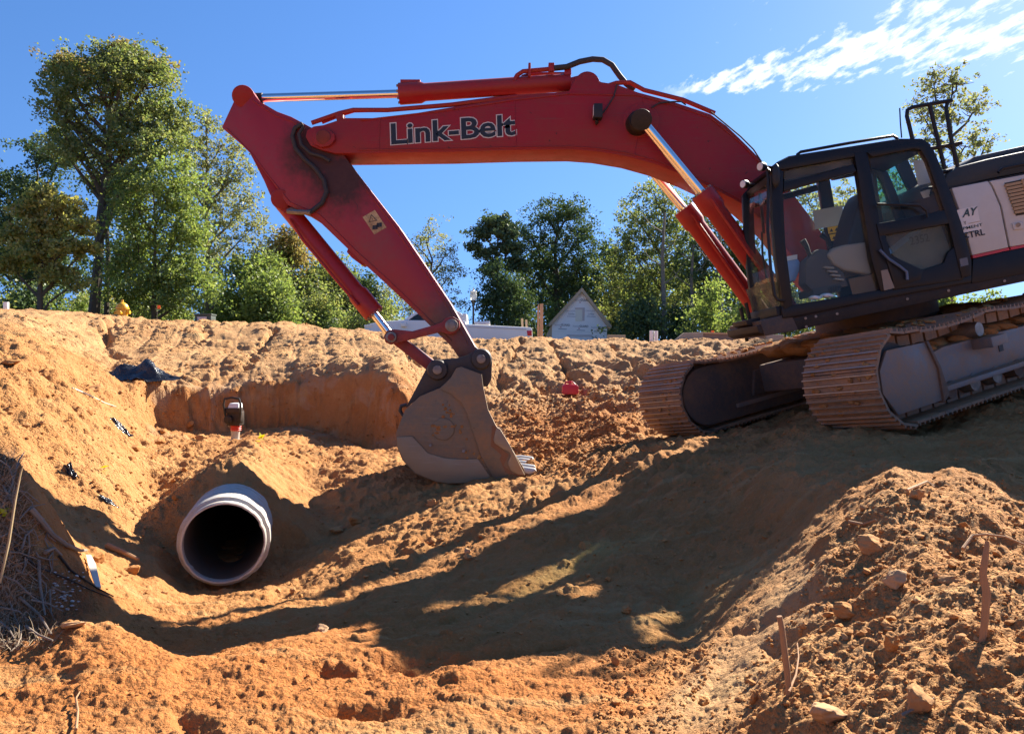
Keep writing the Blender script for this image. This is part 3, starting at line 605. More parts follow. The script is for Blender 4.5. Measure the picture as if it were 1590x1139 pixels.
m.prism([c0 - e2 * .35 - e1 * .06, c0 - e2 * .35 + e1 * .06, c0 + e2 * .2 + e1 * .03, c0 + e2 * .2 - e1 * .03], (0, -.001, 0))
for a in range(4): m.box(da + u1 * (.25 + .17 * a) + u2 * (.70 + .05 * (a % 2)) - Vector((0, .002, 0)), (.03, .001, .05))
m.build('warning_print', INK, arm)

def cylinder(name, p_rod, p_mid, p_end, Y, rb, rr, parts_parent, gland=1.2, glen=.22):
    a, b, c = Q(*p_rod, Y), Q(*p_mid, Y), Q(*p_end, Y); d = (c - b).normalized()
    body = MB().lathe(b, d, [(0, rb * .9), (0, rb * gland), (glen, rb * gland), (glen + .05, rb), ((c - b).length, rb)], 24).build(name, REDC, parts_parent, bevel=.006)
    MB().cyl(a, b + d * .05, rr, seg=20).build('rod', CHROME, body)
    m = MB()
    for k in range(8):
        t = k * math.pi / 4; o1 = d.orthogonal().normalized(); o2 = d.cross(o1)
        m.cyl(b - d * .02 + (o1 * math.cos(t) + o2 * math.sin(t)) * rb * 1.0, b + d * .02 + (o1 * math.cos(t) + o2 * math.sin(t)) * rb * 1.0, .014, seg=6)
    m.build('gland_bolt', PIN, body)['kind'] = 'stuff'
    return body
# arm cylinder on top of the boom
cy = cylinder('arm_cylinder', (384,153), (620,146), (886,128), YB, .105, .05, EXC, 1.22, .26)
m = MB(); m.lathe(Q(912, 130, YB - .14), (0, 1, 0), [(0, .15), (.28, .15)], 24); m.poly([(886,120),(912,113),(935,128),(905,146),(886,140)], YB - .10, .2); m.build('cylinder_eye', RED, cy, bevel=.012)
m = MB()
m.tube([Q(p, q, YB - .08) for p, q in ((798,126),(803,117),(812,111),(835,109),(858,107))], .028, 8)
m.build('pipe', REDC, cy); m = MB(); m.tube([Q(p, q, YB + .06) for p, q in ((806,126),(812,119),(822,116),(850,115),(880,115))], .024, 8); m.build('pipe', REDC, cy); m = MB()

for c3, sz in ((Q(822, 114, YB), (.03, .25, .16)), (Q(856, 106, YB - .08), (.07, .09, .10)), (Q(881, 116, YB + .02), (.08, .2, .07))): MB().box(c3, sz).build('pipe_bracket', REDC, cy, bevel=.004)
MB().box(Q(638, 130, YB), (.24, .12, .06)).build('port_block', REDC, cy, bevel=.006)
MB().cyl(Q(387, 152.8, YB), Q(408, 152.5, YB), .062, seg=18).build('rod_collar', BLKD, cy)
# two boom cylinders
for Yc in (YB - .27 - .19, YB + .27 + .19):
    k = (YB - .46) / Yc
    f = lambda p: (CX + (p[0] - CX) * k, HY + (p[1] - HY) * k)
    b_ = cylinder('boom_cylinder', f((999,190)), f((1090,299)), f((1228,486)), Yc, .115, .056, EXC, 1.2, .22)
    MB().cyl(Q(*f((996, 186)), Yc - .10), Q(*f((996, 186)), Yc + .12), .12, seg=20).build('rod_eye', BLKD, b_, bevel=.01)
    m = MB(); m.tube([Q(*f(p), Yc - .13) for p in ((1104,308),(1122,334),(1150,374),(1178,414),(1206,454))], .022, 8); m.build('pipe', REDC, b_)
# bucket cylinder under the arm
bc = cylinder('bucket_cylinder', (606,520), (581,487), (437,312), YB, .105, .052, EXC, 1.22, .3)
m = MB(); m.tube([Q(p, q, YB - .13) for p, q in ((450,340),(470,372),(520,432),(556,474))], .018, 8); m.build('pipe', REDC, bc)
# links
LINK = worn('greasy_red_link', (.30, .022, .02), .45, (.10, .045, .03), .7, sc=5)
for Yl in (aY - .085, aY + aW + .015):
    m = MB(); m.poly([(598,531),(596,521),(601,513),(612,511),(640,514),(672,505),(686,500),(692,493),(703,491),(713,497),(714,508),(707,517),(697,519),(684,515),(640,526),(616,532),(606,535)], Yl, .07)
    lk = m.build('side_link', LINK, EXC, bevel=.008)
    yo = Yl - .03 if Yl < YB else Yl + .05
    for px_, py_, r_ in ((701, 505, .075), (607, 523, .065)):
        m = MB(); m.lathe(Q(px_, py_, yo), (0, 1, 0), [(0, r_), (.05, r_)], 20); m.build('link_pin', PIN, lk, bevel=.006); MB().lathe(Q(px_, py_, yo - .02 if Yl < YB else yo + .05), (0, 1, 0), [(0, r_ * .6), (.025, r_ * .6)], 16).build('pin_cap', LINK if r_ < .07 else PIN, lk, bevel=.004)
m = MB(); m.poly([(600,520),(614,515),(680,566),(688,574),(682,584),(670,580),(612,535)], YB - .15, .30); m.build('bucket_link', LINK, EXC, bevel=.012)
# ---- bucket
kY, kW = YB - .65, 1.30
side_px = [(629,636),(615,671),(616,692),(625,714),(644,735),(677,748),(697,751),(735,750),(768,745),(815,738),(814,728),(793,694),(770,660),(758,636),(750,598),(748,581),(716,569),(708,572),(700,586),(683,602),(652,615)]
bk = empty('bucket', Q(700, 740, YB) - root_p); bk.parent = EXC
m = MB()
m.poly(side_px, kY, .045); bs = m.build('side_plate', BUCK, bk, bevel=.006)
m = MB(); m.poly(side_px, kY + kW - .045, .045); m.build('side_plate', BUCK, bk, bevel=.006)
shell = [(629,636),(615,671),(616,692),(625,714),(644,735),(677,748),(697,751),(735,750),(768,745),(815,738)]
inn = [(640,636),(627,671),(627,689),(635,708),(652,726),(680,738),(698,741),(735,740),(766,736),(812,731)]
MB().poly(shell + inn[::-1], kY + .045, kW - .09).build('shell', BUCK, bk, bevel=0)
MB().poly([(629,636),(652,615),(683,602),(700,588),(704,592),(686,609),(656,622),(640,637)], kY + .045, kW - .09).build('top_plate', BUCKD, bk)
# raised plates on the near flank
MB().poly([(708,572),(716,569),(748,581),(750,598),(758,636),(770,660),(793,694),(815,738),(768,745),(747,708),(724,640),(716,625),(700,611),(683,604),(700,586)], kY - .03, .035).build('side_cutter', BUCK, bk, bevel=.008)
MB().poly([(616,678),(640,677),(652,690),(664,703),(690,711),(720,713),(742,712),(764,744),(735,749),(697,750),(677,747),(645,734),(626,713),(617,692)], kY - .022, .028).build('wear_plate', BUCKP, bk, bevel=.008)
MB().poly([(771,662),(777,666),(793,693),(815,737),(806,737),(793,730),(788,718),(793,708),(792,702),(780,696),(768,688),(766,682)], kY - .05, .03).build('cutter_edge', BUCKP, bk, bevel=.006)
MB().poly([(764,660),(778,664),(786,680),(775,694),(790,705),(782,722),(796,735),(812,737),(800,741),(785,733),(776,712),(779,706),(762,692)], kY - .034, .03).build('cutter_dirt', worn('red_mud_smear', (.24, .105, .045), .8, (.3, .14, .06), .5), bk)
m = MB(); m.lathe(Q(688, 666, kY - .015), (0, 1, 0), [(0, .10), (.0, .125), (.03, .13)], 20); lh = m.build('oval_boss', BUCK, bk, bevel=.006); 
for vtx in lh.data.vertices: pass
m = MB(); m.cyl(Q(720, 700, kY - .045), Q(720, 700, kY), .018, seg=10); m.build('plug', PIN, bk); MB().cyl(Q(668, 691, kY - .045), Q(668, 691, kY), .016, seg=10).build('plug', PIN, bk)
m = MB()
for k in range(26):
    t = random.random(); a = (704 + 40 * t + random.gauss(0, 5) - 14 * (1 - t), 628 + 88 * t + random.gauss(0, 5)); m.ico(Q(a[0], a[1], kY - .004), random.uniform(.008, .022), 2, (1.1, .3, 1.1), .2, k)
for k in range(12): a = (random.uniform(672, 706), 664 + random.gauss(0, 5)); m.ico(Q(a[0], a[1], kY - .012), random.uniform(.008, .022), 2, (1.6, .3, .8), .2, k)
m.build('caked_mud', SOIL, bk)['kind'] = 'stuff'
for i in range(5):
    yy = kY + .06 + i * (kW - .2) / 4
    a = Q(808, 737, kY); b = a + Vector((.14, 0, .015)); w = .045
    m = MB(); m.prism([Vector((a.x - .10, yy, a.z - .02)), Vector((a.x + .06, yy, a.z - .03)), Vector((a.x + .19, yy, a.z + .03)), Vector((a.x + .17, yy, a.z + .06)), Vector((a.x + .02, yy, a.z + .08)), Vector((a.x - .1, yy, a.z + .07))], (0, .10, 0))
    m.build('tooth', TOOTH, bk, bevel=.008)
ear = [(629,634),(645,604),(663,570),(671,559),(690,557),(708,556),(726,551),(735,546),(744,541),(754,543),(761,550),(764,562),(763,588),(757,600),(750,600),(746,581),(716,569),(708,572),(700,586),(683,602),(652,616)]
for yy in (YB - .29, YB + .23): MB().poly(ear, yy, .06).build('bucket_ear', BUCKD, bk, bevel=.008)
MB().poly(ear, kY + .10, .04).build('hinge_flange', BUCKD, bk, bevel=.006)
for (px, py) in ((679, 574), (747, 557)):
    m = MB(); m.lathe(Q(px, py, kY + .045), (0, 1, 0), [(0, .105), (.03, .12), (.06, .12)], 24); m.build('ear_boss', BUCKD, bk, bevel=.006)
    m = MB(); m.cyl(Q(px, py, kY + .0), Q(px, py, YB + .36), .052, seg=20); m.build('bucket_pin', PIN, bk, bevel=.01)
m = MB(); m.tube([Q(p, q, YB - .3) for p, q in ((632,628),(623,630),(621,637),(625,644),(633,643))], .022, 8); m.build('lifting_eye', BUCKD, bk)

# ---- upper structure
cY, cW = YB - 1.5, 1.0                                # near side of the cab, cab width
hY, hW = YB - 1.46, 2.92
deck = MB().poly([(1175,505),(1232,492),(1388,459),(1509,436),(1590,419),(1860,362),(1860,384),(1590,437),(1420,473),(1330,492),(1240,512),(1190,521),(1178,516)], hY, 1.1).build('deck', BLKD, EXC, bevel=.012)
MB().poly([(1345,470),(1388,461),(1509,438),(1590,421),(1860,364),(1860,383),(1590,436),(1420,472),(1350,487)], hY + 1.103, hW - 1.1).build('rear_deck', BLKD, EXC, bevel=.012)
m = MB()
for p, q in ((1251,494),(1267,491),(1252,507),(1300,487),(1409,464),(1473,451),(1478,466),(1560,436)): m.cyl(Q(p, q, hY - .015), Q(p, q, hY + .01), .014, seg=8)
m.build('bolt', PIN, deck)['kind'] = 'stuff'
MB().poly([(1180,498),(1228,486),(1240,512),(1188,521)], hY - .015, cW + .1).build('nose_plate', worn('rusty_nose_plate', (.06, .045, .035), .6, (.20, .11, .06), .6, sc=5), deck, bevel=.01)
MB().poly([(1158,497),(1180,492),(1182,500),(1172,506),(1160,504)], hY + .25, .5).build('step', BLKD, deck, bevel=.006)
# slew ring and belly
cs = T(1.95, 1.7, .62)
m = MB(); m.lathe(cs - tU * .24, tU, [(0, .62), (.05, .68), (.42, .68)], 40); m.build('slew_ring', UNDER, EXC)
m = MB(); m.box(T(1.95, 1.7, .10), (1.7, 1.5, .55), (tB, tL, tU)); m.prism([T(.75, .9, -.12), T(3.2, .9, -.12), T(3.2, .9, .22), T(.75, .9, .22)], tL * 1.6)
m.build('carbody', UNDER, EXC, bevel=.03)
# engine house: cream panels with a red stripe, black skirt, black hood
m = MB(); m.poly([(1478,292),(1534,281),(1540,290),(1553,320),(1566,384),(1510,396),(1497,345)], hY - .02, .05); pan = m.build('side_panel', WHITE, EXC, bevel=.01)
m = MB(); m.poly([(1537,281),(1590,271),(1860,216),(1860,324),(1590,379.5),(1569,383),(1556,320),(1543,290)], hY - .02, .05); pan2 = m.build('side_panel', WHITE, EXC, bevel=.01)
MB().poly([(1510,396.5),(1566,384.5),(1568,388),(1511,401)], hY - .02, .045).build('red_stripe', STRIPE, pan)
MB().poly([(1569,383.5),(1590,380),(1860,324.5),(1860,329),(1590,384),(1570,388)], hY - .02, .045).build('red_stripe', STRIPE, pan2)
body = MB().poly([(1465,292),(1534,279),(1590,268),(1860,212),(1860,372),(1590,428),(1509,446),(1490,345)], hY + .03, hW - .06).build('engine_house', BLKD, EXC, bevel=.02)
MB().poly([(1511,402),(1568,389),(1590,385),(1860,330),(1860,368),(1590,424),(1509,440)], hY - .015, .05).build('lower_skirt', BLK, EXC, bevel=.008)
MB().poly([(1463,296),(1470,270),(1488,258),(1534,246),(1590,234),(1860,178),(1860,212),(1590,268),(1534,279)], hY + .06, hW - .2).build('hood', worn('dark_green_black_hood', (.016, .022, .022), .55, (.12, .08, .055), .25, sc=3), EXC, bevel=.04)
MB().poly([(1512,243),(1590,226),(1860,170),(1860,179),(1590,236),(1495,257)], hY + .35, hW - .9).build('hood_cap', worn('dusty_grey_cap', (.05, .055, .055), .6, (.2, .17, .13), .35), EXC, bevel=.02)
# cooling vent in the rear panel, tan slats
m = MB(); m.poly([(1560,284),(1700,255),(1712,305),(1590,333),(1578,335)], hY - .025, .01); vent = m.build('vent', plain('vent_shadow', (.03, .024, .018), .8), EXC)
for i in range(9):
    t = i / 9.0; x0 = 1561 + t * 17; y0 = 286 + t * 47; x1 = 1701 + t * 11
    y1 = y0 - .205 * (x1 - x0)
    MB().poly([(x0, y0), (x1, y1), (x1 + .6, y1 + 4), (x0 + 1.3, y0 + 4)], hY - .045, .02).build('slat', plain('tan_slat', (.36, .24, .12), .55) if i == 0 else bpy.data.materials['tan_slat'], vent)
MB().poly([(1586,278),(1589,277),(1605,328),(1602,329)], hY - .05, .01).build('vent_rib', bpy.data.materials['tan_slat'], vent)
m = MB(); m.poly([(1572,347),(1589,343.5),(1590,355),(1575,357)], hY - .035, .02); lt = m.build('latch', WHITE, pan2, bevel=.005)
MB().cyl(Q(1581, 349, hY - .05), Q(1581, 349, hY - .02), .022, seg=12).build('lock', PIN, pan2)
# partly hidden lettering on the panel
MB().poly([(1486,326),(1517,319.5),(1524,356),(1494,362)], hY - .0225, .003).build('sign_plate', plain('pale_sign_plate', (.66, .62, .56), .45), pan)
text_px('lettering', 'AY', (1494, 338), (1516, 333), 13, hY - .026, GREENL, pan, .03, up=(2.5, -14), shear=0)
text_px('lettering', 'Y', (1497, 349), (1501, 348.2), 5.2, hY - .026, GREENL, pan, .02)
MB().poly([(1504,346.6),(1522,343),(1522,343.8),(1504,347.4)], hY - .026, .001).build('rule_line', plain('gold_line', (.35, .22, .10), .5), pan)
text_px('lettering', 'PMENT', (1496, 357.2), (1526, 350.8), 4.6, hY - .026, GREENL, pan, .012)
text_px('lettering', 'CTRL', (1496, 371.5), (1530, 364.5), 10, hY - .026, INK, pan, .022)
# handrails and aerial
def rail(name, pts, r=.019, Y=cY + .12, mat=None, par=None):
    m = MB()
    for seg in pts: m.tube([Q(p[0], p[1], p[2] if len(p) > 2 else Y) for p in seg], r, 8)
    return m.build(name, mat or BLK, par or EXC)
rail('handrail', [[(1418,222),(1412,196),(1408,180),(1409,171),(1416,167),(1443,162),(1478,156)], [(1443,162),(1452,200),(1467,263)], [(1478,156),(1471,160),(1469,168),(1476,212),(1488,263)], [(1436,232),(1450,230),(1493,222)], [(1462,268),(1515,256)]], .021, hY + .12)
rail('handrail', [[(1550,268),(1556,262),(1590,255),(1700,233),(1706,240)]], .016, hY - .04)
rail('aerial', [[(1400,214),(1398,190),(1397,168)]], .007)
# ---- cab
cab = empty('cab', Q(1350, 450, cY + .5) - root_p); cab.parent = EXC
far = lambda p: p
def frame_side(Y, d):
    m = MB()
    m.poly([(1197,270),(1206,260),(1217,266),(1216,300),(1220,380),(1232,474),(1217,481),(1206,410),(1200,340)], Y, d)               # front pillar
    m.poly([(1206,264),(1207,252),(1225,243),(1320,228),(1396,216),(1430,216),(1444,224),(1436,232),(1420,229),(1330,243),(1224,262)], Y + .003, d - .006)   # roof rail
    m.poly([(1326,236),(1347,234),(1376,400),(1389,447),(1368,453),(1353,400),(1332,270)], Y - .004, d)                                                     # middle pillar
    m.poly([(1214,476),(1368,450),(1509,425),(1509,438),(1388,460),(1238,491),(1216,494)], Y + .006, d)                                                     # sill
    return m
fr = frame_side(cY, .09).build('frame', BLK, cab, bevel=.012)
m = MB(); m.poly([(1217,283),(1280,268),(1325,255),(1330,266),(1285,278),(1217,297)], cY + .002, .07); m.build('window_bar', BLK, cab, bevel=.006)
m = MB()   # door: rear post, mid rail, bottom, lower left corner
m.poly([(1346,236),(1360,231),(1428,221),(1441,222),(1450,232),(1463,262),(1493,345),(1509,405),(1509,427),(1494,432),(1484,392),(1474,349),(1440,250),(1430,233),(1420,231),(1355,244)], cY - .02, .07)
m.poly([(1361,347),(1400,340),(1470,325),(1478,336),(1480,346),(1366,367)], cY - .017, .064)
m.poly([(1364,364),(1374,361),(1384,396),(1434,419),(1430,434),(1390,447)], cY - .014, .058)
m.poly([(1430,420),(1466,408),(1472,392),(1486,380),(1497,400),(1497,434),(1388,450),(1386,438)], cY - .011, .052)
door = m.build('door_frame', BLK, cab, bevel=.012)
rail('door_handle', [[(1362,317),(1400,318),(1428,319),(1438,327),(1440,338)]], .013, cY - .05, BLK, cab)
m = MB(); m.tube([Q(p, q, cY - .04) for p, q in ((1366,388),(1380,402),(1398,414),(1408,422),(1409,434))], .014, 8); m.build('grab_bar', plain('blue_grey_bar', (.10, .13, .19), .4), cab)
m = frame_side(cY, .07); m.poly([(1217,283),(1325,252),(1330,262),(1217,292)], cY + .01, .05)
m.poly([(1346,236),(1360,231),(1428,221),(1441,222),(1450,232),(1463,262),(1493,345),(1509,405),(1509,427),(1494,432),(1484,392),(1474,349),(1440,250),(1430,233),(1420,231),(1355,244)], cY + .008, .06)
m.v = [(x, y + cW - .07, z) for x, y, z in m.v]
m.build('far_frame', BLK, cab, bevel=.01)
MB().poly([(1205,258),(1207,251),(1225,242),(1320,227),(1396,215),(1432,215),(1446,224),(1440,232),(1396,224),(1320,236),(1225,252)], cY + .05, cW - .1).build('roof', BLK, cab, bevel=.01)
MB().poly([(1216,482),(1509,426),(1509,440),(1240,492)], cY + .08, cW - .16).build('floor', BLKD, cab)
# rear wall with its window, storage box behind the seat (cream, numbered)
MB().poly([(1500,380),(1509,405),(1509,427),(1500,430)], cY + .1, cW - .2).build('rear_wall', BLK, cab)
m = MB(); m.poly([(1432,222),(1441,222),(1493,345),(1502,385),(1496,390),(1484,350)], cY + .12, .08); m.poly([(1432,222),(1441,222),(1493,345),(1502,385),(1496,390),(1484,350)], cY + cW - .2, .08); m.build('rear_post', BLK, cab)
stb = MB().poly([(1384,394),(1438,352),(1462,350),(1478,392),(1466,414),(1432,421),(1424,420)], cY + .16, .35).build('storage_box', WHITE, cab, bevel=.01)
text_px('numerals', '2352', (1414, 381), (1444, 374.5), 13, cY + .156, plain('faded_numerals', (.16, .15, .12), .6), cab, .012)
MB().poly([(1374,366),(1440,346),(1470,342),(1480,392),(1466,416),(1430,423),(1390,446)], cY + .53, .04).build('back_panel', plain('dark_cab_trim', (.03, .032, .03), .7), cab)
# seat, console, levers
seat = MB(); seat.poly([(1311,400),(1320,362),(1327,336),(1336,308),(1346,292),(1355,298),(1367,352),(1376,404),(1372,416),(1310,414)], cY + .30, .42); seat.build('seat', VINYL, cab, bevel=.05, seg=3)
MB().poly([(1306,416),(1374,404),(1376,420),(1310,432)], cY + .28, .46).build('seat_base', VINYL, cab, bevel=.02)
MB().poly([(1285,394),(1296,384),(1310,380),(1356,374),(1360,418),(1352,426),(1312,420),(1294,410)], cY + .10, .13).build('console', BEIGE, cab, bevel=.03, seg=3)
MB().poly([(1252,404),(1272,386),(1288,388),(1294,410),(1310,422),(1318,444),(1262,452),(1250,440)], cY + .14, .2).build('console_boot', plain('grey_boot', (.07, .06, .055), .7), cab, bevel=.02)
m = MB()
for k in range(4): m.box(Q(1286 + k * 5, 416 + k * 6, cY + .12), (.10, .08, .022), (Vector((.97, 0, -.1)), Vector((0, 1, 0)), Vector((.1, 0, .97))))
m.build('boot_fold', BEIGE, cab, bevel=.008)['kind'] = 'stuff'
m = MB(); m.tube([Q(1262, 408, cY + .22), Q(1256, 393, cY + .22), Q(1252, 382, cY + .22), Q(1246, 373, cY + .22)], [.03, .022, .026, .034], 10); m.build('joystick', RUB, cab)
m = MB(); m.tube([Q(1290, 384, cY + .7), Q(1284, 372, cY + .7), Q(1275, 364, cY + .7)], [.025, .022, .032], 10); m.build('joystick', RUB, cab)
m = MB(); m.poly([(1262,448),(1304,440),(1306,452),(1264,460)], cY + .12, .4); m.build('pedal_mat', plain('grey_mat', (.05, .05, .048), .8), cab)
for k in range(6): MB().poly([(1286 + k * 3.6, 446.6 - k * .75), (1288 + k * 3.6, 446.2 - k * .75), (1288.5 + k * 3.6, 454 - k * .75), (1286.5 + k * 3.6, 454.4 - k * .75)], cY + .11, .01).build('mat_slot', RUB, cab)
m = MB(); m.ico(Q(1266, 462, cY + .09), .05, 2, (1.3, 1, .5), .15, 3); m.ico(Q(1284, 459, cY + .09), .055, 2, (1.3, 1, .45), .15, 5); m.build('rag', PAPER, cab)
MB().poly([(1219,404),(1240,401),(1246,412),(1236,436),(1222,440)], cY + .35, .15).build('blue_bag', BLUEB, cab, bevel=.03)
MB().poly([(1221,398),(1238,395),(1238,402),(1221,405)], cY + .345, .01).build('bag_label', PAPER, cab)
# stickers and a paper on the far window
fy = cY + cW - .09
MB().poly([(1262,327),(1308,319),(1312,348),(1266,356)], fy, .003).build('notice_paper', plain('clear_notice', (.50, .53, .52), .4), cab)
m1 = MB().poly([(1285,353),(1312,348.5),(1313,358.5),(1286.5,363)], fy - .004, .003).build('warning_sticker', YEL, cab); m2 = MB().poly([(1288,364.5),(1310,361),(1307,371),(1291,374)], fy - .004, .003).build('warning_sticker', YEL, cab)
m = MB()
for x, y in ((1291, 357.5), (1299, 356), (1307, 354.8), (1295, 369), (1303, 367.6)):
    m.poly([(x - 3, y + 2.6), (x, y - 3), (x + 3, y + 2)], fy - .008, .002)
m.build('sticker_print', INK, cab)
# glazing
MB().poly([(1214,290),(1326,262),(1352,400),(1366,452),(1230,476),(1219,380)], cY + .05, .006).build('side_window', GLASS, cab)
MB().poly([(1218,266),(1326,242),(1328,254),(1218,284)], cY + .05, .006).build('visor_window', GLASSD, cab)
MB().poly([(1350,243),(1428,230),(1440,250),(1474,335),(1364,352)], cY + .02, .006).build('door_window', GLASS, cab)
MB().poly([(1372,362),(1474,345),(1482,392),(1466,412),(1434,421),(1388,398)], cY + .03, .006).build('door_lower_window', GLASSD, cab)
MB().polyo([(1214,290),(1326,262),(1352,400),(1366,452),(1230,476),(1219,380)], cY, cW - .04, .006).build('far_window', GLASS, cab)
MB().poly([(1356,262),(1388,244),(1416,300),(1420,330),(1410,345),(1372,352),(1362,300)], cY + cW - .04, .006).build('rear_side_window', GLASST, cab)
MB().poly([(1352,240),(1390,236),(1388,246),(1360,262),(1364,300),(1374,354),(1362,352)], cY + cW - .08, .03).build('window_surround', BLK, cab)
MB().poly([(1388,236),(1404,234),(1432,300),(1440,346),(1374,357),(1374,351),(1408,344),(1418,328),(1413,300),(1387,248)], cY + cW - .085, .03).build('window_surround', BLK, cab)
MB().poly([(1418,250),(1442,246),(1452,282),(1426,288)], cY + .35, .004).build('pinned_paper', PAPER, cab)
MB().poly([(1428,296),(1452,291),(1456,302),(1434,308)], cY + .35, .004).build('pinned_paper', PAPER, cab)
rail('headrest_bar', [[(1428,296),(1440,292),(1456,291)]], .016, cY + .2, RUB, cab)
m = MB(); fa = [Q(1200, 280, cY + .06), Q(1200, 340, cY + .06), Q(1206, 410, cY + .06), Q(1217, 478, cY + .06)]
for a, b in zip(fa[:-1], fa[1:]): m.prism([a, b, b + Vector((0, cW - .12, 0)), a + Vector((0, cW - .12, 0))], (.005, 0, 0))
m.build('front_window', GLASS, cab)
MB().poly([(1196,437),(1207,437),(1221,484),(1213,488)], cY + .09, cW - .18).build('lower_front_panel', GLASSD, cab)
MB().poly([(1199,268),(1207,262),(1212,270),(1202,278)], cY + .06, cW - .12).build('front_header', BLK, cab, bevel=.006)
MB().poly([(1205,476),(1219,474),(1224,494),(1208,499)], cY + .06, cW - .12).build('front_sill', BLK, cab, bevel=.008)
rail('roof_rail', [[(1237,246),(1238,240),(1243,236),(1320,222),(1387,211),(1393,215),(1394,219)]], .016, cY + .08, BLK, cab)
rail('grab_bar', [[(1191,262),(1193,280),(1192,357),(1197,420),(1202,458),(1207,466),(1218,467)]], .016, cY - .06, BLK, cab)
m = MB(); m.ico(Q(1205, 273, cY - .10), .10, 2, (.42, .35, 1.25)); m.build('mirror', RUB, cab)
m = MB(); m.tube([Q(1190, 262, cY - .07), Q(1200, 270, cY - .07), Q(1208, 272, cY - .02)], .016); m.build('mirror_arm', BLK, cab)
for (px, py, yy) in ((1184, 258, cY + .2), (1157, 285, cY + .7)):
    m = MB(); m.lathe(Q(px + 5, py + 1, yy), (-1, -.5, -.1), [(0, .025), (.03, .045), (.08, .047)], 14); w_ = m.build('work_light', RUB, cab)
    m = MB(); m.lathe(Q(px + 5, py + 1, yy) + Vector((-1, -.5, -.1)).normalized() * .081, (-1, -.5, -.1), [(0, .041), (.006, .038)], 14); m.build('lamp_lens', LENS, cab)
    MB().cyl(Q(px + 5, py + 1, yy), Q(px + 24, py + 3, yy), .016, seg=8).build('light_bracket', BLK, cab)
m = MB(); m.tube([Q(p, q, cY + .45) for p, q in ((1183,360),(1184,395),(1190,430),(1200,452))], .011, 6); m.tube([Q(p, q, cY + .5) for p, q in ((1180,300),(1184,340),(1186,362))], .016, 6); m.build('wiper', RUB, cab)
m = MB(); m.tube([Q(p, q, cY + .97) for p, q in ((1150,478),(1155,500),(1160,530))], .02, 6); m.tube([Q(p, q, cY + .8) for p, q in ((1158,470),(1164,495),(1168,516))], .02, 6); m.build('step_bar', BLK, deck)
MB().poly([(1368,420),(1378,418),(1389,447),(1373,451)], cY - .012, .02).build('door_guard', plain('worn_tan_plate', (.26, .19, .13), .5), cab)
MB().poly([(1490,402),(1502,399),(1504,411),(1492,414)], cY - .03, .015).build('reflector_plate', plain('grey_plate', (.12, .12, .13), .5), cab)

# ---- tracks
SW, PITCH = .80, .2
def track_path():
    pts = []; Lw = 3.95
    for k in range(0, 41): pts.append((Lw * k / 40, -RI + .02))                              # bottom, front to rear
    for k in range(1, 20): a = -math.pi / 2 + math.pi * k / 20; pts.append((Lw + RI * math.cos(a), RI * math.sin(a)))
    for k in range(0, 41):
        s = Lw * (1 - k / 40); sag = .045 * abs(math.sin(math.pi * (s / Lw) * 3)) ; pts.append((s, RI - .03 - sag * (1 if .2 < s < 3.75 else .4)))
    for k in range(1, 20): a = math.pi / 2 + math.pi * k / 20; pts.append((RI * math.cos(a), RI * math.sin(a)))
    pts.append(pts[0]); return pts
TP = np.array(track_path()); TD = np.concatenate([[0], np.cumsum(np.hypot(*np.diff(TP, axis=0).T))])
NSH = int(round(TD[-1] / PITCH))
def at_track(d):
    d = d % TD[-1]; return np.interp(d, TD, TP[:, 0]), np.interp(d, TD, TP[:, 1])
def shoe_mesh():                                       # local: x along travel, y across, z outwards
    m = MB(); hw = SW / 2; hp = PITCH * .49
    m.box((0, 0, -.012), (PITCH * .97, SW, .024))
    for gx in (-PITCH / 3, 0, PITCH / 3):
        m.prism([Vector((gx - .010, -hw, 0)), Vector((gx + .010, -hw, 0)), Vector((gx + .005, -hw, .024)), Vector((gx - .005, -hw, .024))], (0, SW, 0))
    me = bpy.data.meshes.new('track_shoe'); me.from_pydata(m.v, [], m.f)
    bm = bmesh.new(); bm.from_mesh(me); bmesh.ops.recalc_face_normals(bm, faces=bm.faces); 
    for f in bm.faces:
        if f.calc_center_median().z > .0235: f.material_index = 1
    bm.to_mesh(me); bm.free(); me.materials.append(TRK); me.materials.append(TIP); return me
TIP = worn('rubbed_grouser_edge', (.42, .38, .34), .4, (.34, .21, .12), .45, metal=.6, sc=6)
SHOE = shoe_mesh()
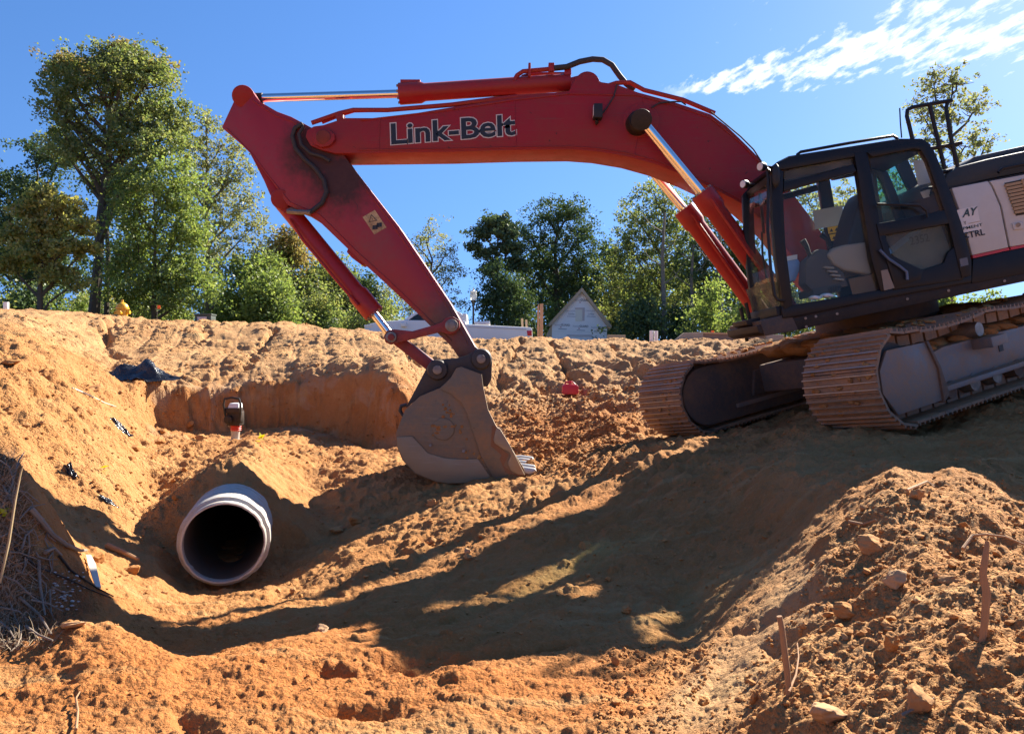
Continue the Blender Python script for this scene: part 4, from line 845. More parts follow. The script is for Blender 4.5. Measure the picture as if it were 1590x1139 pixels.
for l0, side in ((0.0, -1), (2.6, 1)):
    out = l0 if side < 0 else l0 + SW
    tr_ = empty('track', T(1.95, l0 + SW / 2, -RI) - root_p); tr_.parent = EXC; trl = root_loc(tr_)
    for k in range(NSH):
        d = (k + .35) * TD[-1] / NSH; s, nn = at_track(d); s2, n2 = at_track(d + .05); s1, n1 = at_track(d - .05)
        tx = (tB * (s2 - s1) + tU * (n2 - n1)).normalized(); ty = tL; tz = tx.cross(ty).normalized()
        o = bpy.data.objects.new('track_shoe', SHOE); COL.objects.link(o); o.parent = tr_
        if tz.dot((tB * (s - min(max(s, 0), 3.95)) + tU * nn)) < 0: tz = -tz; ty = tz.cross(tx)
        mt = Matrix((tx, ty, tz)).transposed().to_4x4(); mt.translation = T(s, l0 + SW / 2, nn) + tz * .0 - trl; o.matrix_local = mt
    m = MB()                                            # chain links inside the shoes
    for k in range(NSH):
        d = (k + .35) * TD[-1] / NSH; s, nn = at_track(d); s2, n2 = at_track(d + .05); s1, n1 = at_track(d - .05)
        tx = (tB * (s2 - s1) + tU * (n2 - n1)).normalized(); tz = tx.cross(tL).normalized()
        c = tB * (s - min(max(s, 0), 3.95)) + tU * nn
        if tz.dot(c) < 0: tz = -tz
        for q in (.27, .53): m.box(T(s, l0 + q, nn) - tz * .075, (.17, .045, .095), (tx, tL, tz))
    m.build('chain_link', TRK, tr_)['kind'] = 'stuff'
    # frame
    def plate(pts, la, lb): return [T(s, la, nn) for s, nn in pts], tL * (lb - la)
    m = MB(); m.prism(*plate([(.45, -.20), (3.55, -.20), (3.6, -.05), (3.5, .12), (.75, .16), (.45, .12)], l0 + .14, l0 + SW - .14))
    frm = m.build('track_frame', FRAME_G, tr_, bevel=.02)
    m = MB(); m.prism(*plate([(.42, -.235), (3.6, -.235), (3.6, -.185), (.42, -.185)], l0 + .02, l0 + SW - .02)); m.build('frame_flange', FRAME_G, tr_, bevel=.006)
    ye = l0 + .03 if side < 0 else l0 + SW - .03
    m = MB(); m.prism([T(-.22, ye, -.30), T(.40, ye, -.30), T(.44, ye, .0), T(.36, ye, .26), T(-.20, ye, .28), T(-.34, ye, .12), T(-.36, ye, -.08)], tL * (.03 * -side)); m.build('idler_guard', FRAME_G, tr_, bevel=.008)
    m = MB(); m.prism([T(.40, ye - .02 * -side, -.32), T(.50, ye - .02 * -side, -.26), T(.46, ye - .02 * -side, .0), T(.36, ye - .02 * -side, .27), T(.33, ye - .02 * -side, .26), T(.42, ye - .02 * -side, .0)], tL * (.12 * -side)); m.build('guide_bracket', worn('rusty_bracket', (.10, .06, .04), .6, (.22, .12, .06), .6) if side < 0 else bpy.data.materials['rusty_bracket'], tr_, bevel=.006)
    m = MB(); m.lathe(T(0, l0 + .17, 0), tL, [(0, .22), (0, .33), (.1, .35), (.18, .38), (.28, .38), (.36, .35), (.46, .33)], 30); m.build('idler_wheel', UNDER, tr_)
    m = MB(); m.lathe(T(3.95, l0 + .2, 0), tL, [(0, .2), (0, .34), (.4, .34)], 30); m.build('sprocket', UNDER, tr_)
    for k in range(8):
        m = MB(); m.lathe(T(.72 + k * .37, l0 + .13, -.255), tL, [(0, .05), (0, .085), (.10, .10), (.16, .075), (.38, .075), (.44, .10), (.54, .085)], 16); m.build('track_roller', PIN if k % 3 else UNDER, tr_)
    for s in (1.25, 2.55):
        m = MB(); m.lathe(T(s, l0 + .08, .235), tL, [(0, .03), (0, .07), (.1, .085), (.5, .085)], 18); m.build('carrier_roller', PIN, tr_)
    m = MB()
    for k in range(26): m.ico(T(.55 + k * .115, l0 + .25 + .3 * random.random(), .16 + .02 * random.random()), .12, 2, (1.2, 1.2, .45), .12, k)
    for k in range(70):
        a_ = random.uniform(1.7, 4.5); rr_ = RI + random.uniform(-.012, .004); m.ico(T(rr_ * math.cos(a_), l0 + random.uniform(.03, SW - .03), rr_ * math.sin(a_)), random.uniform(.012, .034), 1, (1, 1.6, .8), .3, k)
    for k in range(60): m.ico(T(random.uniform(.3, 3.6), l0 + random.uniform(.05, SW - .05), RI - .02 + random.uniform(-.01, .01)), random.uniform(.015, .04), 1, (1.3, 1.3, .6), .3, k)
    m.build('packed_dirt', SOIL, tr_)['kind'] = 'stuff'
    if side < 0:
        m = MB(); m.box(T(1.30, l0 + .04, .10), (.26, .2, .10), (tB, tL, tU)); m.build('step', FRAME_G, tr_, bevel=.01)
        MB().box(T(1.62, l0 + .138, .02), (.07, .01, .13), (tB, tL, tU)).build('frame_slot', RUB, tr_)
    else:                                               # inner face of the far frame reads as one dark plate
        st = [(RI * .80 * math.cos(a), RI * .80 * math.sin(a)) for a in np.linspace(math.pi / 2, 1.5 * math.pi, 16)]
        m = MB(); m.prism([T(s, l0 + .06, nn) for s, nn in st + [(3.9, -RI * .8), (3.9, RI * .72)]], tL * .05); m.build('inner_guard', UNDER, tr_, bevel=.02)
        m = MB(); m.prism([T(s, l0 + .02, nn) for s, nn in ((.7, -.14), (3.3, -.14), (3.3, .14), (.8, .16))], tL * .05); m.build('inner_rib', UNDER, tr_, bevel=.015)
m = MB()
for k in range(60): m.ico(T(.7 + 2.4 * random.random(), .95 + 1.5 * random.random(), .33 + .05 * random.random()), .17, 2, (1.3, 1.3, .5), .12, k)
m.build('packed_dirt', SOIL, EXC)['kind'] = 'stuff'
# ---------------------------------------------------------------- trees beyond the bank
def leaf_mat(name, cols, trans=.55):
    n = NT(name); n.t.nodes.remove(n.b)
    g = n.n('ShaderNodeNewGeometry'); rnd = g.outputs['Random Per Island']
    st = [(i / max(1, len(cols) - 1), c) for i, c in enumerate(cols)]
    c = n.ramp(rnd, st)
    c = n.mix(n.ramp(n.noise(.55, 3), [(.4, 0), (.62, .6)]), c, n.mix(.5, c, cols[-1]))
    d = n.n('ShaderNodeBsdfDiffuse'); n.l(c, d.inputs[0]); t = n.n('ShaderNodeBsdfTranslucent')
    n.l(n.mix(1.0, c, (1.0, 1.0, .55), 'MULTIPLY'), t.inputs[0])
    gl = n.n('ShaderNodeBsdfGlossy'); gl.inputs['Roughness'].default_value = .45; gl.inputs[0].default_value = (.9, .9, .9, 1)
    a = n.n('ShaderNodeMixShader'); a.inputs[0].default_value = trans; n.l(d.outputs[0], a.inputs[1]); n.l(t.outputs[0], a.inputs[2])
    b = n.n('ShaderNodeMixShader'); b.inputs[0].default_value = .02; n.l(a.outputs[0], b.inputs[1]); n.l(gl.outputs[0], b.inputs[2])
    n.l(b.outputs[0], n.out.inputs[0]); return n.m
LM = {
 'oak':   leaf_mat('oak_leaves', [(0.114, 0.169, 0.058), (0.175, 0.238, 0.089), (0.234, 0.287, 0.114), (0.321, 0.308, 0.134)]),
 'autumn': leaf_mat('turning_leaves', [(0.159, 0.192, 0.077), (0.250, 0.251, 0.106), (0.336, 0.270, 0.120), (0.374, 0.236, 0.118)]),
 'yellow': leaf_mat('yellow_green_leaves', [(0.208, 0.247, 0.075), (0.324, 0.346, 0.117), (0.447, 0.420, 0.139), (0.347, 0.270, 0.109)]),
 'pale':  leaf_mat('pale_grey_leaves', [(0.198, 0.247, 0.124), (0.269, 0.316, 0.164), (0.334, 0.336, 0.193), (0.248, 0.225, 0.130)]),
 'dark':  leaf_mat('dark_evergreen_leaves', [(0.059, 0.096, 0.042), (0.083, 0.129, 0.056), (0.108, 0.156, 0.069)], .3),
 'pine':  leaf_mat('pine_needles', [(0.078, 0.122, 0.066), (0.108, 0.156, 0.080), (0.126, 0.170, 0.088)], .25),
 'shrub': leaf_mat('sunlit_shrub_leaves', [(0.165, 0.243, 0.072), (0.237, 0.320, 0.108), (0.328, 0.373, 0.131), (0.126, 0.176, 0.062)]),
}
BARK = worn('grey_brown_bark', (.105, .08, .06), .9, (.06, .045, .035), .6, sc=4, bumpd=.02)
BARKP = worn('pale_bark', (.22, .19, .155), .9, (.10, .08, .06), .5, sc=4, bumpd=.02)

def leaves_mesh(name, centers, radii, per, size, mat, rng, flat=.75, needle=False):
    N = len(centers); tot = N * per
    c = np.repeat(np.array(centers), per, 0); rad = np.repeat(np.array(radii), per)
    d = rng.normal(size=(tot, 3)); d /= np.linalg.norm(d, axis=1)[:, None]
    rr = rng.rand(tot) ** .6
    p = c + d * (rr * rad)[:, None] * np.array([1, 1, flat])
    a = rng.normal(size=(tot, 3)) + np.array([0, 0, .0]); a /= np.linalg.norm(a, axis=1)[:, None]
    b = np.cross(a, rng.normal(size=(tot, 3))); b /= np.linalg.norm(b, axis=1)[:, None]
    s = size * (.6 + .8 * rng.rand(tot)); asp = .22 if needle else .62
    A, B = a * s[:, None] * .5, b * (s * asp)[:, None] * .5
    v = np.stack([p - A, p + B - A * .1, p + A, p - B - A * .1], 1).reshape(-1, 3)
    f = np.arange(tot * 4).reshape(-1, 4)
    me = fast_mesh(name, v, f, False); me.materials.append(mat); return me

def make_tree(name, h, blobs, leafmat, rng, trunk_r=.16, clumps=420, per=26, leaf=.2, lean=0, bark=None, fork=None, crad=(.35, .7), needle=False, twig=.9, shell=.5, label='', cat='tree', group=None, flat=.8):
    """blobs: crown lobes (x, y, z, rx, ry, rz) in metres above the foot"""
    root = empty(name, (0, 0, 0), label, cat, group); clumps = int(clumps * 1.25); per = int(per * 1.1); leaf *= .78; crad = (crad[0] * .75, crad[1] * .95)
    m = MB(); tips = []
    vol = np.array([b[3] * b[4] * b[5] for b in blobs]) ** .75; vol = vol / vol.sum(); centers, radii = [], []
    for b, share in zip(blobs, vol):
        for _ in range(max(3, int(clumps * share))):
            d = rng.normal(size=3); d /= np.linalg.norm(d); q = (shell + (1 - shell) * rng.rand()) if rng.rand() < .8 else rng.rand()
            q *= .80 + .32 * rng.rand(); q *= 1 + .5 * math.sin(3.1 * d[0] + 5 * d[2] + b[0]) * math.sin(4.3 * d[1] + 2.2 * d[2] + b[2])
            centers.append((b[0] + d[0] * q * b[3], b[1] + d[1] * q * b[4], b[2] + d[2] * q * b[5])); radii.append(crad[0] + (crad[1] - crad[0]) * rng.rand())
    top = max(b[2] for b in blobs)
    tp = [Vector((0, 0, -.4))]; n = 9
    for i in range(1, n + 1):
        t = i / n; tp.append(Vector((lean * t + .10 * h * .1 * rng.normal() * t, .08 * h * .1 * rng.normal() * t, top * t)))
    m.tube(tp, [trunk_r * (1.25 if i == 0 else (1 - .82 * i / n)) for i in range(n + 1)], 8)
    def along(z):
        t = min(max(z / top, 0), 1) * n; i = min(int(t) + 0, n - 1); return tp[i + 0].lerp(tp[i + 1], t - i)
    for b in blobs:
        e = Vector(b[:3]); s = along(max(h * .16, e.z - math.hypot(e.x - along(e.z).x, e.y) * .9 - b[5] * .6)); mid = s.lerp(e, .5) + Vector((rng.normal() * .15, rng.normal() * .15, -.05 * h * .2))
        r0 = trunk_r * .5; m.tube([s, mid, e], [r0, r0 * .6, r0 * .25], 6)
        for k in range(5):
            d = Vector(rng.normal(size=3)); d.z = abs(d.z) * .6; d.normalize(); st = mid.lerp(e, rng.rand())
            m.tube([st, st + Vector((d.x * b[3], d.y * b[4], d.z * b[5])) * .45 + Vector((0, 0, -.05)), st + Vector((d.x * b[3], d.y * b[4], d.z * b[5])) * twig], [r0 * .35, r0 * .22, .008], 5)
    m.build('trunk', bark or BARK, root)
    me = leaves_mesh('crown', centers, radii, per, leaf, leafmat, rng, flat, needle)
    o = bpy.data.objects.new('crown', me); COL.objects.link(o); o.parent = root
    return root
def crown_px(px0, top, px1, low, Y, lobes, rng, base_px, gzv, spread=.8, depth=.9):
    """lobes filling the outline px0..px1 / top..low at distance Y, relative to the foot"""
    x0, x1 = (px0 - CX) / F * Y, (px1 - CX) / F * Y; bx = (base_px - CX) / F * Y
    z0, z1 = CAMZ - (low - HY) / F * Y - gzv, CAMZ - (top - HY) / F * Y - gzv; w = (x1 - x0) / 2; cx = (x0 + x1) / 2 - bx; out = []
    for k in range(lobes):
        t = (k + .5) / lobes; z = z0 + (z1 - z0) * t; ww = w * (math.sin(math.pi * (.22 + .70 * t)) ** .7)
        rr = min(w, (z1 - z0)) * (.30 + .18 * rng.rand()) * (1 - .35 * t)
        x = cx + (rng.rand() * 2 - 1) * max(0, ww - rr) * spread; y = (rng.rand() * 2 - 1) * max(.1, ww - rr) * depth
        out.append((x, y, z, rr * 1.05, rr * 1.05, rr * .8))
    return out
def put(root, px, Y, z=None):
    x = (px - CX) / F * Y; root.location = (x, Y, gz(x, Y) if z is None else z); return root
G0 = 2.2
def bl(px, py, Y, base, r, rz=None, dy=0):               # a lobe given by its place in the view
    return ((px - base) / F * Y, dy, CAMZ - (py - HY) / F * Y - G0, r / F * Y, r / F * Y, (rz or r) / F * Y)
rg = np.random.RandomState(5)
def tree_at(name, px, Y, blobs, **k):
    return put(make_tree(name, max(b[2] + b[5] for b in blobs), blobs, LM[k.pop('lm')], rg, **k), px, Y, G0)
B = lambda *a, **k: bl(*a, **k)
# the tall pair on the left
Y = 36; b0 = 140
tree_at('tall_oak', b0, Y, [B(105,125,Y,b0,42,40), B(180,105,Y,b0,40,38,.6), B(150,90,Y,b0,34), B(205,85,Y,b0,28,24), B(240,115,Y,b0,36,34), B(100,165,Y,b0,38,30,-.8), B(245,185,Y,b0,48,40), B(170,165,Y,b0,46,40,1), B(120,215,Y,b0,44,36), B(260,245,Y,b0,52,44,-1), B(190,240,Y,b0,46,36), B(145,275,Y,b0,42,36,1), B(85,140,Y,b0,26,24,.5), B(215,205,Y,b0,50,40,-.5), B(150,130,Y,b0,50,44), B(225,150,Y,b0,46,40,.8), B(110,190,Y,b0,34,30), B(285,215,Y,b0,24,22), B(225,290,Y,b0,48,40,-1), B(130,240,Y,b0,40,34,-1), B(270,180,Y,b0,34,34,.6), B(205,130,Y,b0,44,38,-1), B(80,215,Y,b0,30,26,.5), B(170,300,Y,b0,46,36,1)],
        lm='oak', trunk_r=.30, clumps=1150, per=28, leaf=.18, lean=1.2, crad=(.25,.55), label='tallest oak at the far left, its top turning brown against the sky')
Y = 37; b0 = 165
tree_at('oak', b0, Y, [B(110,105,Y,b0,40,22), B(190,85,Y,b0,30,20), B(235,110,Y,b0,34,18)], lm='autumn', trunk_r=.14, clumps=200, per=28, leaf=.19, crad=(.25,.5), label='rusty brown topped tree crown rising just behind the tallest oak')
Y = 34; b0 = 240
tree_at('broadleaf_tree', b0, Y, [B(270,290,Y,b0,52), B(210,310,Y,b0,46), B(285,350,Y,b0,48), B(215,375,Y,b0,50), B(280,410,Y,b0,46), B(200,430,Y,b0,50), B(250,450,Y,b0,52), B(310,440,Y,b0,40)], lm='shrub', trunk_r=.14, clumps=620, per=28, leaf=.19, label='bright green broad tree filling the space right of the tall oak trunk')
Y = 31; b0 = 62
tree_at('maple_tree', b0, Y, [B(70,305,Y,b0,24,18), B(100,325,Y,b0,30,18), B(45,330,Y,b0,28,18), B(128,350,Y,b0,24,14), B(75,355,Y,b0,34,18), B(20,365,Y,b0,28,18), B(105,385,Y,b0,36,18), B(55,395,Y,b0,36,20), B(140,385,Y,b0,16,10), B(15,410,Y,b0,26,16), B(90,425,Y,b0,30,16), B(115,440,Y,b0,18,12)], lm='yellow', trunk_r=.15, clumps=360, per=26, leaf=.2, crad=(.25,.5), label='yellow and orange leaved maple in front of the tall oak at far left')
Y = 44; b0 = 50
tree_at('cedar_tree', b0, Y, [B(60,235,Y,b0,36,24), B(90,250,Y,b0,34,28), B(20,285,Y,b0,34), B(60,300,Y,b0,44), B(10,340,Y,b0,40), B(80,350,Y,b0,46), B(-20,300,Y,b0,40), B(-30,380,Y,b0,50), B(20,400,Y,b0,48), B(70,420,Y,b0,50)], lm='dark', trunk_r=.2, clumps=620, per=26, leaf=.22, label='dark evergreen standing behind the yellow maple at the left edge')
Y = 40; b0 = 322
tree_at('slender_tree', b0, Y, [B(325,190,Y,b0,24,24), B(305,215,Y,b0,26,26), B(375,255,Y,b0,26,24), B(300,290,Y,b0,36,30), B(345,225,Y,b0,34), B(310,250,Y,b0,32), B(355,275,Y,b0,38), B(325,300,Y,b0,40), B(380,310,Y,b0,32), B(345,345,Y,b0,44), B(395,350,Y,b0,30), B(330,400,Y,b0,46), B(390,400,Y,b0,42)], lm='pale', trunk_r=.16, clumps=430, per=22, leaf=.18, crad=(.25,.55), bark=BARKP, label='slender thin leaved pale tree just left of the red arm')
for px, Y, top, w, lm, lab in ((430,42,345,46,'autumn','brown green tree seen just below the red arm tip'), (400,39,390,50,'shrub','low green tree left of the arm, beside the slender pale tree'), (475,43,375,44,'oak','rounded green tree behind the bucket cylinder'), (525,45,395,44,'oak','dull green tree between bucket cylinder and slanting arm'), (560,47,425,36,'dark','low dark tree at the left foot of the sky gap behind the arm'), (450,37,430,50,'shrub','bushy sapling above the crest left of the bucket cylinder')):
    bb = [B(px + rg.uniform(-.7, .7) * w, top + w * .6 + (490 - top) * t, Y, px, w * rg.uniform(.55, .8), None, rg.uniform(-1, 1)) for t in (.0, .15, .3, .45, .6, .72)]
    tree_at('broadleaf_tree', px, Y, bb, lm=lm, trunk_r=.12, clumps=340, per=24, leaf=.2, label=lab)
# the open sky between the arm and the pines
Y = 48; b0 = 668
tree_at('airy_tree', b0, Y, [B(675,360,Y,b0,26), B(640,375,Y,b0,22), B(695,385,Y,b0,26), B(660,400,Y,b0,34), B(705,420,Y,b0,24), B(635,425,Y,b0,22), B(680,440,Y,b0,36), B(650,465,Y,b0,34), B(705,470,Y,b0,28)], lm='pale', trunk_r=.15, clumps=230, per=16, leaf=.17, crad=(.3,.6), label='airy pale tree with sky showing through, right of the slanting arm')
tree_at('airy_tree', 605, Y, [B(600,450,Y,605,24), B(585,470,Y,605,22), B(620,470,Y,605,22), B(640,485,Y,605,22)], lm='pale', trunk_r=.08, clumps=90, per=14, leaf=.17, label='thin low pale tree between bucket cylinder and arm, beside the truck hood')
Y = 50; b0 = 772
tree_at('pine_tree', b0, Y, [B(770,345,Y,b0,26,14), B(790,360,Y,b0,26,14), B(750,362,Y,b0,20,12), B(735,382,Y,b0,16,8), B(755,392,Y,b0,22,10), B(795,385,Y,b0,24,12), B(765,415,Y,b0,20,9), B(800,410,Y,b0,22,12)], lm='pine', trunk_r=.2, clumps=300, per=26, leaf=.26, crad=(.25,.5), needle=False, label='pine with a bare trunk and flat crown right of the street lamp')
tree_at('oak', 775, 47, [B(770,430,47,775,28), B(790,455,47,775,34), B(760,465,47,775,28), B(800,485,47,775,36), B(765,495,47,775,30)], lm='dark', trunk_r=.15, clumps=270, per=24, leaf=.22, label='dark bushy tree at the foot of the flat crowned pine')
Y = 54; b0 = 865
tree_at('oak', b0, Y, [B(850,335,Y,b0,40,28), B(885,330,Y,b0,38,28), B(905,360,Y,b0,34), B(825,370,Y,b0,36), B(865,375,Y,b0,44), B(905,405,Y,b0,36), B(830,415,Y,b0,40), B(875,425,Y,b0,46), B(840,460,Y,b0,42), B(900,455,Y,b0,36)], lm='dark', trunk_r=.26, clumps=640, per=26, leaf=.21, bark=BARK, label='dark spreading oak directly behind the gabled wall')
Y = 50; b0 = 1030
tree_at('poplar_tree', b0, Y, [B(1015,300,Y,b0,34), B(1045,325,Y,b0,34), B(985,335,Y,b0,34), B(1020,355,Y,b0,46), B(970,375,Y,b0,34), B(1065,365,Y,b0,36), B(1000,400,Y,b0,48), B(1050,410,Y,b0,44), B(960,420,Y,b0,36), B(1000,450,Y,b0,46), B(1060,455,Y,b0,44), B(955,465,Y,b0,40)], lm='oak', trunk_r=.2, clumps=720, per=26, leaf=.2, bark=BARKP, label='tall green tree left of the boom cylinders, behind the bank')
Y = 47
tree_at('oak', 1095, Y, [B(1085,340,Y,1095,34), B(1120,370,Y,1095,40), B(1080,400,Y,1095,44), B(1130,420,Y,1095,44), B(1090,445,Y,1095,46), B(1150,400,Y,1095,44), B(1160,450,Y,1095,44), B(1190,470,Y,1095,40)], lm='dark', trunk_r=.22, clumps=520, per=24, leaf=.22, bark=BARKP, label='dark tree behind the boom cylinders, left of the cab')
tree_at('oak', 955, 56, [B(940,400,56,955,30), B(930,440,56,955,36), B(960,470,56,955,38), B(985,440,56,955,36), B(925,485,56,955,36)], lm='dark', trunk_r=.18, clumps=300, per=24, leaf=.22, label='shaded tree right behind the peak of the gabled wall')
# behind the machine
Y = 34; b0 = 1480
tree_at('airy_tree', b0, Y, [B(1450,130,Y,b0,30), B(1485,125,Y,b0,28), B(1430,175,Y,b0,28), B(1475,180,Y,b0,40), B(1520,160,Y,b0,26), B(1440,235,Y,b0,36), B(1500,225,Y,b0,34), B(1535,215,Y,b0,18), B(1420,280,Y,b0,40), B(1480,300,Y,b0,50), B(1550,270,Y,b0,26), B(1370,290,Y,b0,34), B(1300,320,Y,b0,36)], lm='pale', trunk_r=.16, clumps=420, per=20, leaf=.17, crad=(.2,.42), label='tall open tree behind the excavator handrail at the right')
tree_at('broadleaf_tree', 1270, 40, [B(1250,300,40,1270,30), B(1290,330,40,1270,36), B(1240,370,40,1270,40), B(1300,380,40,1270,46), B(1260,420,40,1270,46), B(1230,460,40,1270,44)], lm='pale', trunk_r=.14, clumps=320, per=22, leaf=.19, label='pale tree seen through the cab windows')
for px, Y, w, lab in ((1460,33,34,'sunlit bush glimpsed between the deck and the near track'), (1530,34,30,'bush under the engine house, right of the sunlit bush'), (1175,34,30,'yellow green bush left of the cab nose'), (1400,36,40,'bush hidden behind the cab, left of the sunlit bush')):
    tree_at('bush', px, Y, [B(px + rg.uniform(-1, 1) * w * .6, 470 + rg.uniform(-16, 26), Y, px, w * .7) for _ in range(4)], lm='shrub', trunk_r=.05, clumps=110, per=24, leaf=.19, label=lab, cat='bush')
# understory: shrubs and saplings along the wood's edge, each its own plant
protos = []
for lm in ('shrub', 'oak', 'dark', 'shrub', 'yellow'):
    bb = [(rg.uniform(-1.3, 1.3), rg.uniform(-1, 1), rg.uniform(.6, 3.0), rg.uniform(.7, 1.1), .9, rg.uniform(.7, 1.0)) for _ in range(6)]
    protos.append(make_tree('sapling', 4, bb, LM[lm], rg, trunk_r=.05, clumps=150, per=24, leaf=.19, label='leafy sapling in the understory along the edge of the wood', cat='sapling', group='saplings along the edge of the wood'))
used = [False] * len(protos); spots = []
for px in list(range(-40, 600, 34)) + list(range(735, 1240, 40)): spots.append((px + rg.uniform(-12, 12), rg.uniform(37, 46) + (13 if 700 < px < 1000 else 0)))
for i, (px, Y) in enumerate(spots):
    k = [2, 0, 1, 2, 3, 4, 2, 1][i % 8] if px < 620 else [2, 1, 2, 2, 0, 2][i % 6]
    if not used[k]: o = protos[k]; used[k] = True
    else: o = copy_tree(protos[k])
    marks = [(10,'the white pipe stub'),(62,'the yellow maple'),(140,'the tall oak trunk'),(190,'the yellow hydrant'),(244,'the orange flag'),(319,'the utility box'),(380,'the slender pale tree'),(455,'the upper bucket cylinder'),(540,'the bucket cylinder gland'),(600,'the truck hood'),(735,'the street lamp'),(775,'the flat crowned pine'),(838,'the upright timber post'),(899,'the gabled wall'),(957,'the lumber stack'),(1015,'the two white posts'),(1065,'the left end of the form wall'),(1118,'the grey straight trunk'),(1175,'the cab nose'),(1230,'the cab')]
    mk = min(marks, key=lambda q: abs(q[0] - px)); rel = 'behind' if abs(mk[0] - px) < 9 else ('behind and right of' if px > mk[0] else 'behind and left of')
    o['label'] = ['bright green', 'olive green', 'dark', 'light green', 'yellowish'][k] + ' leafy sapling ' + rel + ' ' + mk[1]
    o.rotation_euler.z = rg.uniform(0, 6.28); s = rg.uniform(.75, 1.15) * (.55 if 690 < px < 760 else 1); o.scale = (s, s, s); put(o, px, Y, G0 - .1)
# deep wood behind, reading as one dark mass
cs, rs = [], []
for _ in range(1500):
    px = rg.choice([rg.uniform(-150, 560), rg.uniform(790, 1330)], p=[.5, .5]); Yw = rg.uniform(54, 66); top = 300 if px < 330 else (395 if px < 620 else 375)
    py = rg.uniform(top + (abs(math.sin(px * .03)) * 60), 520); cs.append(((px - CX) / F * Yw, Yw, CAMZ - (py - HY) / F * Yw)); rs.append(rg.uniform(.8, 1.4))
wm_ = leaves_mesh('far_wood', cs, rs, 24, .34, LM['dark'], rg)
fw = bpy.data.objects.new('far_wood', wm_); COL.objects.link(fw); tag(fw, 'dark mass of wood far behind the front row of trees', 'wood', kind='stuff')
# bare trunks standing in the shade
for px, Y, top, lab in ((1030,43,330,'pale bare trunk in the shaded wood right of the gabled wall'), (1118,43,330,'grey straight trunk in the shaded wood left of the boom cylinders'), (1075,46,380,'thin dark trunk between the two pale trunks')):
    r_ = empty('tree_trunk', (0, 0, 0), lab, 'tree trunk'); m = MB()
    z1 = CAMZ - (top - HY) / F * Y - G0; m.tube([Vector((0, 0, -.3)), Vector((.05, 0, z1 * .3)), Vector((-.05, .05, z1 * .7)), Vector((.08, 0, z1))], [.15, .13, .10, .05], 8)
    for k in range(4): z = z1 * (.5 + .12 * k); m.tube([Vector((0, 0, z)), Vector(((-1) ** k * .7, .2, z + .5)), Vector(((-1) ** k * 1.3, .2, z + 1.3))], [.05, .03, .01], 5)
    m.build('trunk', BARKP, r_); put(r_, px, Y, G0)
# ---------------------------------------------------------------- things on the site
CONC = NT('grey_concrete')
c_ = CONC.mix(CONC.noise(3, 6, .6), (.40, .375, .335), (.53, .50, .45)); c_ = CONC.mix(CONC.ramp(CONC.noise(7, 6, .7), [(.48, 0), (.72, .65)]), c_, (.36, .22, .11)); c_ = CONC.mix(CONC.ramp(CONC.noise(60, 4), [(.62, 0), (.7, .6)]), c_, (.16, .15, .14))
CONC.p(Base_Color=c_, Roughness=.85); CONC.bump(CONC.noise(45, 5, .6), .35, .006); CONC = CONC.m
pd = PIPE_DIR
pr = empty('concrete_pipe', PIPE_A - Vector((0, 0, PIPE_R)), 'open grey concrete drain pipe lying half buried in the trench', 'concrete pipe')
ro, ri = PIPE_R, .334
m = MB(); m.lathe(PIPE_A, pd, [(.12, ri), (.06, ri), (.0, ri), (.0, ro - .045), (.012, ro - .035), (.09, ro - .035), (.10, ro - .005), (.115, ro), (6.0, ro)], 72)
m.f = m.f[:-2]
def chip(m):                                         # small chips and waves so the rim is not a perfect ring
    q = np.array(m.v); nn_ = fbm(q[:, 0] * 1.0 + q[:, 1], q[:, 2] - q[:, 1], 9, 4, .6, 5) * .0025 + np.minimum(0, fbm(q[:, 0], q[:, 2], 14, 3, .6, 8) + .14) * .014
    c = q - np.array(PIPE_A); t = c @ np.array(pd); rad = c - t[:, None] * np.array(pd); rl = np.linalg.norm(rad, axis=1)[:, None]; m.v = [tuple(v) for v in q + rad / rl * (nn_ * (rl[:, 0] > .2))[:, None]]; return m
chip(m).build('pipe_wall', CONC, pr, ang=25, recalc=False)
INNER = worn('shade_dark_concrete', (.12, .11, .10), .7, (.16, .09, .05), .6, sc=3)  # base colour darkened to paint in the deep bore's shade, with clay stain over it
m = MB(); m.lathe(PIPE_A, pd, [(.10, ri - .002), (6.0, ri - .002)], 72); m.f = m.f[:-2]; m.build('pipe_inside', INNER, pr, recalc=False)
def pipe_ring(t0, t1, dr):
    m = MB(); m.lathe(PIPE_A, pd, [(t0, ro - .01), (t0 + .006, ro + dr), (t1 - .006, ro + dr), (t1, ro - .01)], 72); m.f = m.f[:-2]; return m
pipe_ring(.42, .47, .002).build('joint_ring', CONC, pr, recalc=False); pipe_ring(.86, .89, .003).build('joint_ring', CONC, pr, recalc=False)
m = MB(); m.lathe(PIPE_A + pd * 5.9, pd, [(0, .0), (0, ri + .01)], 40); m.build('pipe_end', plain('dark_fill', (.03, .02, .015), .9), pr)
m = MB()
for k in range(14): m.ico(PIPE_A + pd * (.9 + k * .075) + Vector(((random.random() - .5) * .22, 0, -ri + .0)), .09, 2, (1.4, 1.4, .35), .12, k)
m.build('silt', SOIL, pr)['kind'] = 'stuff'

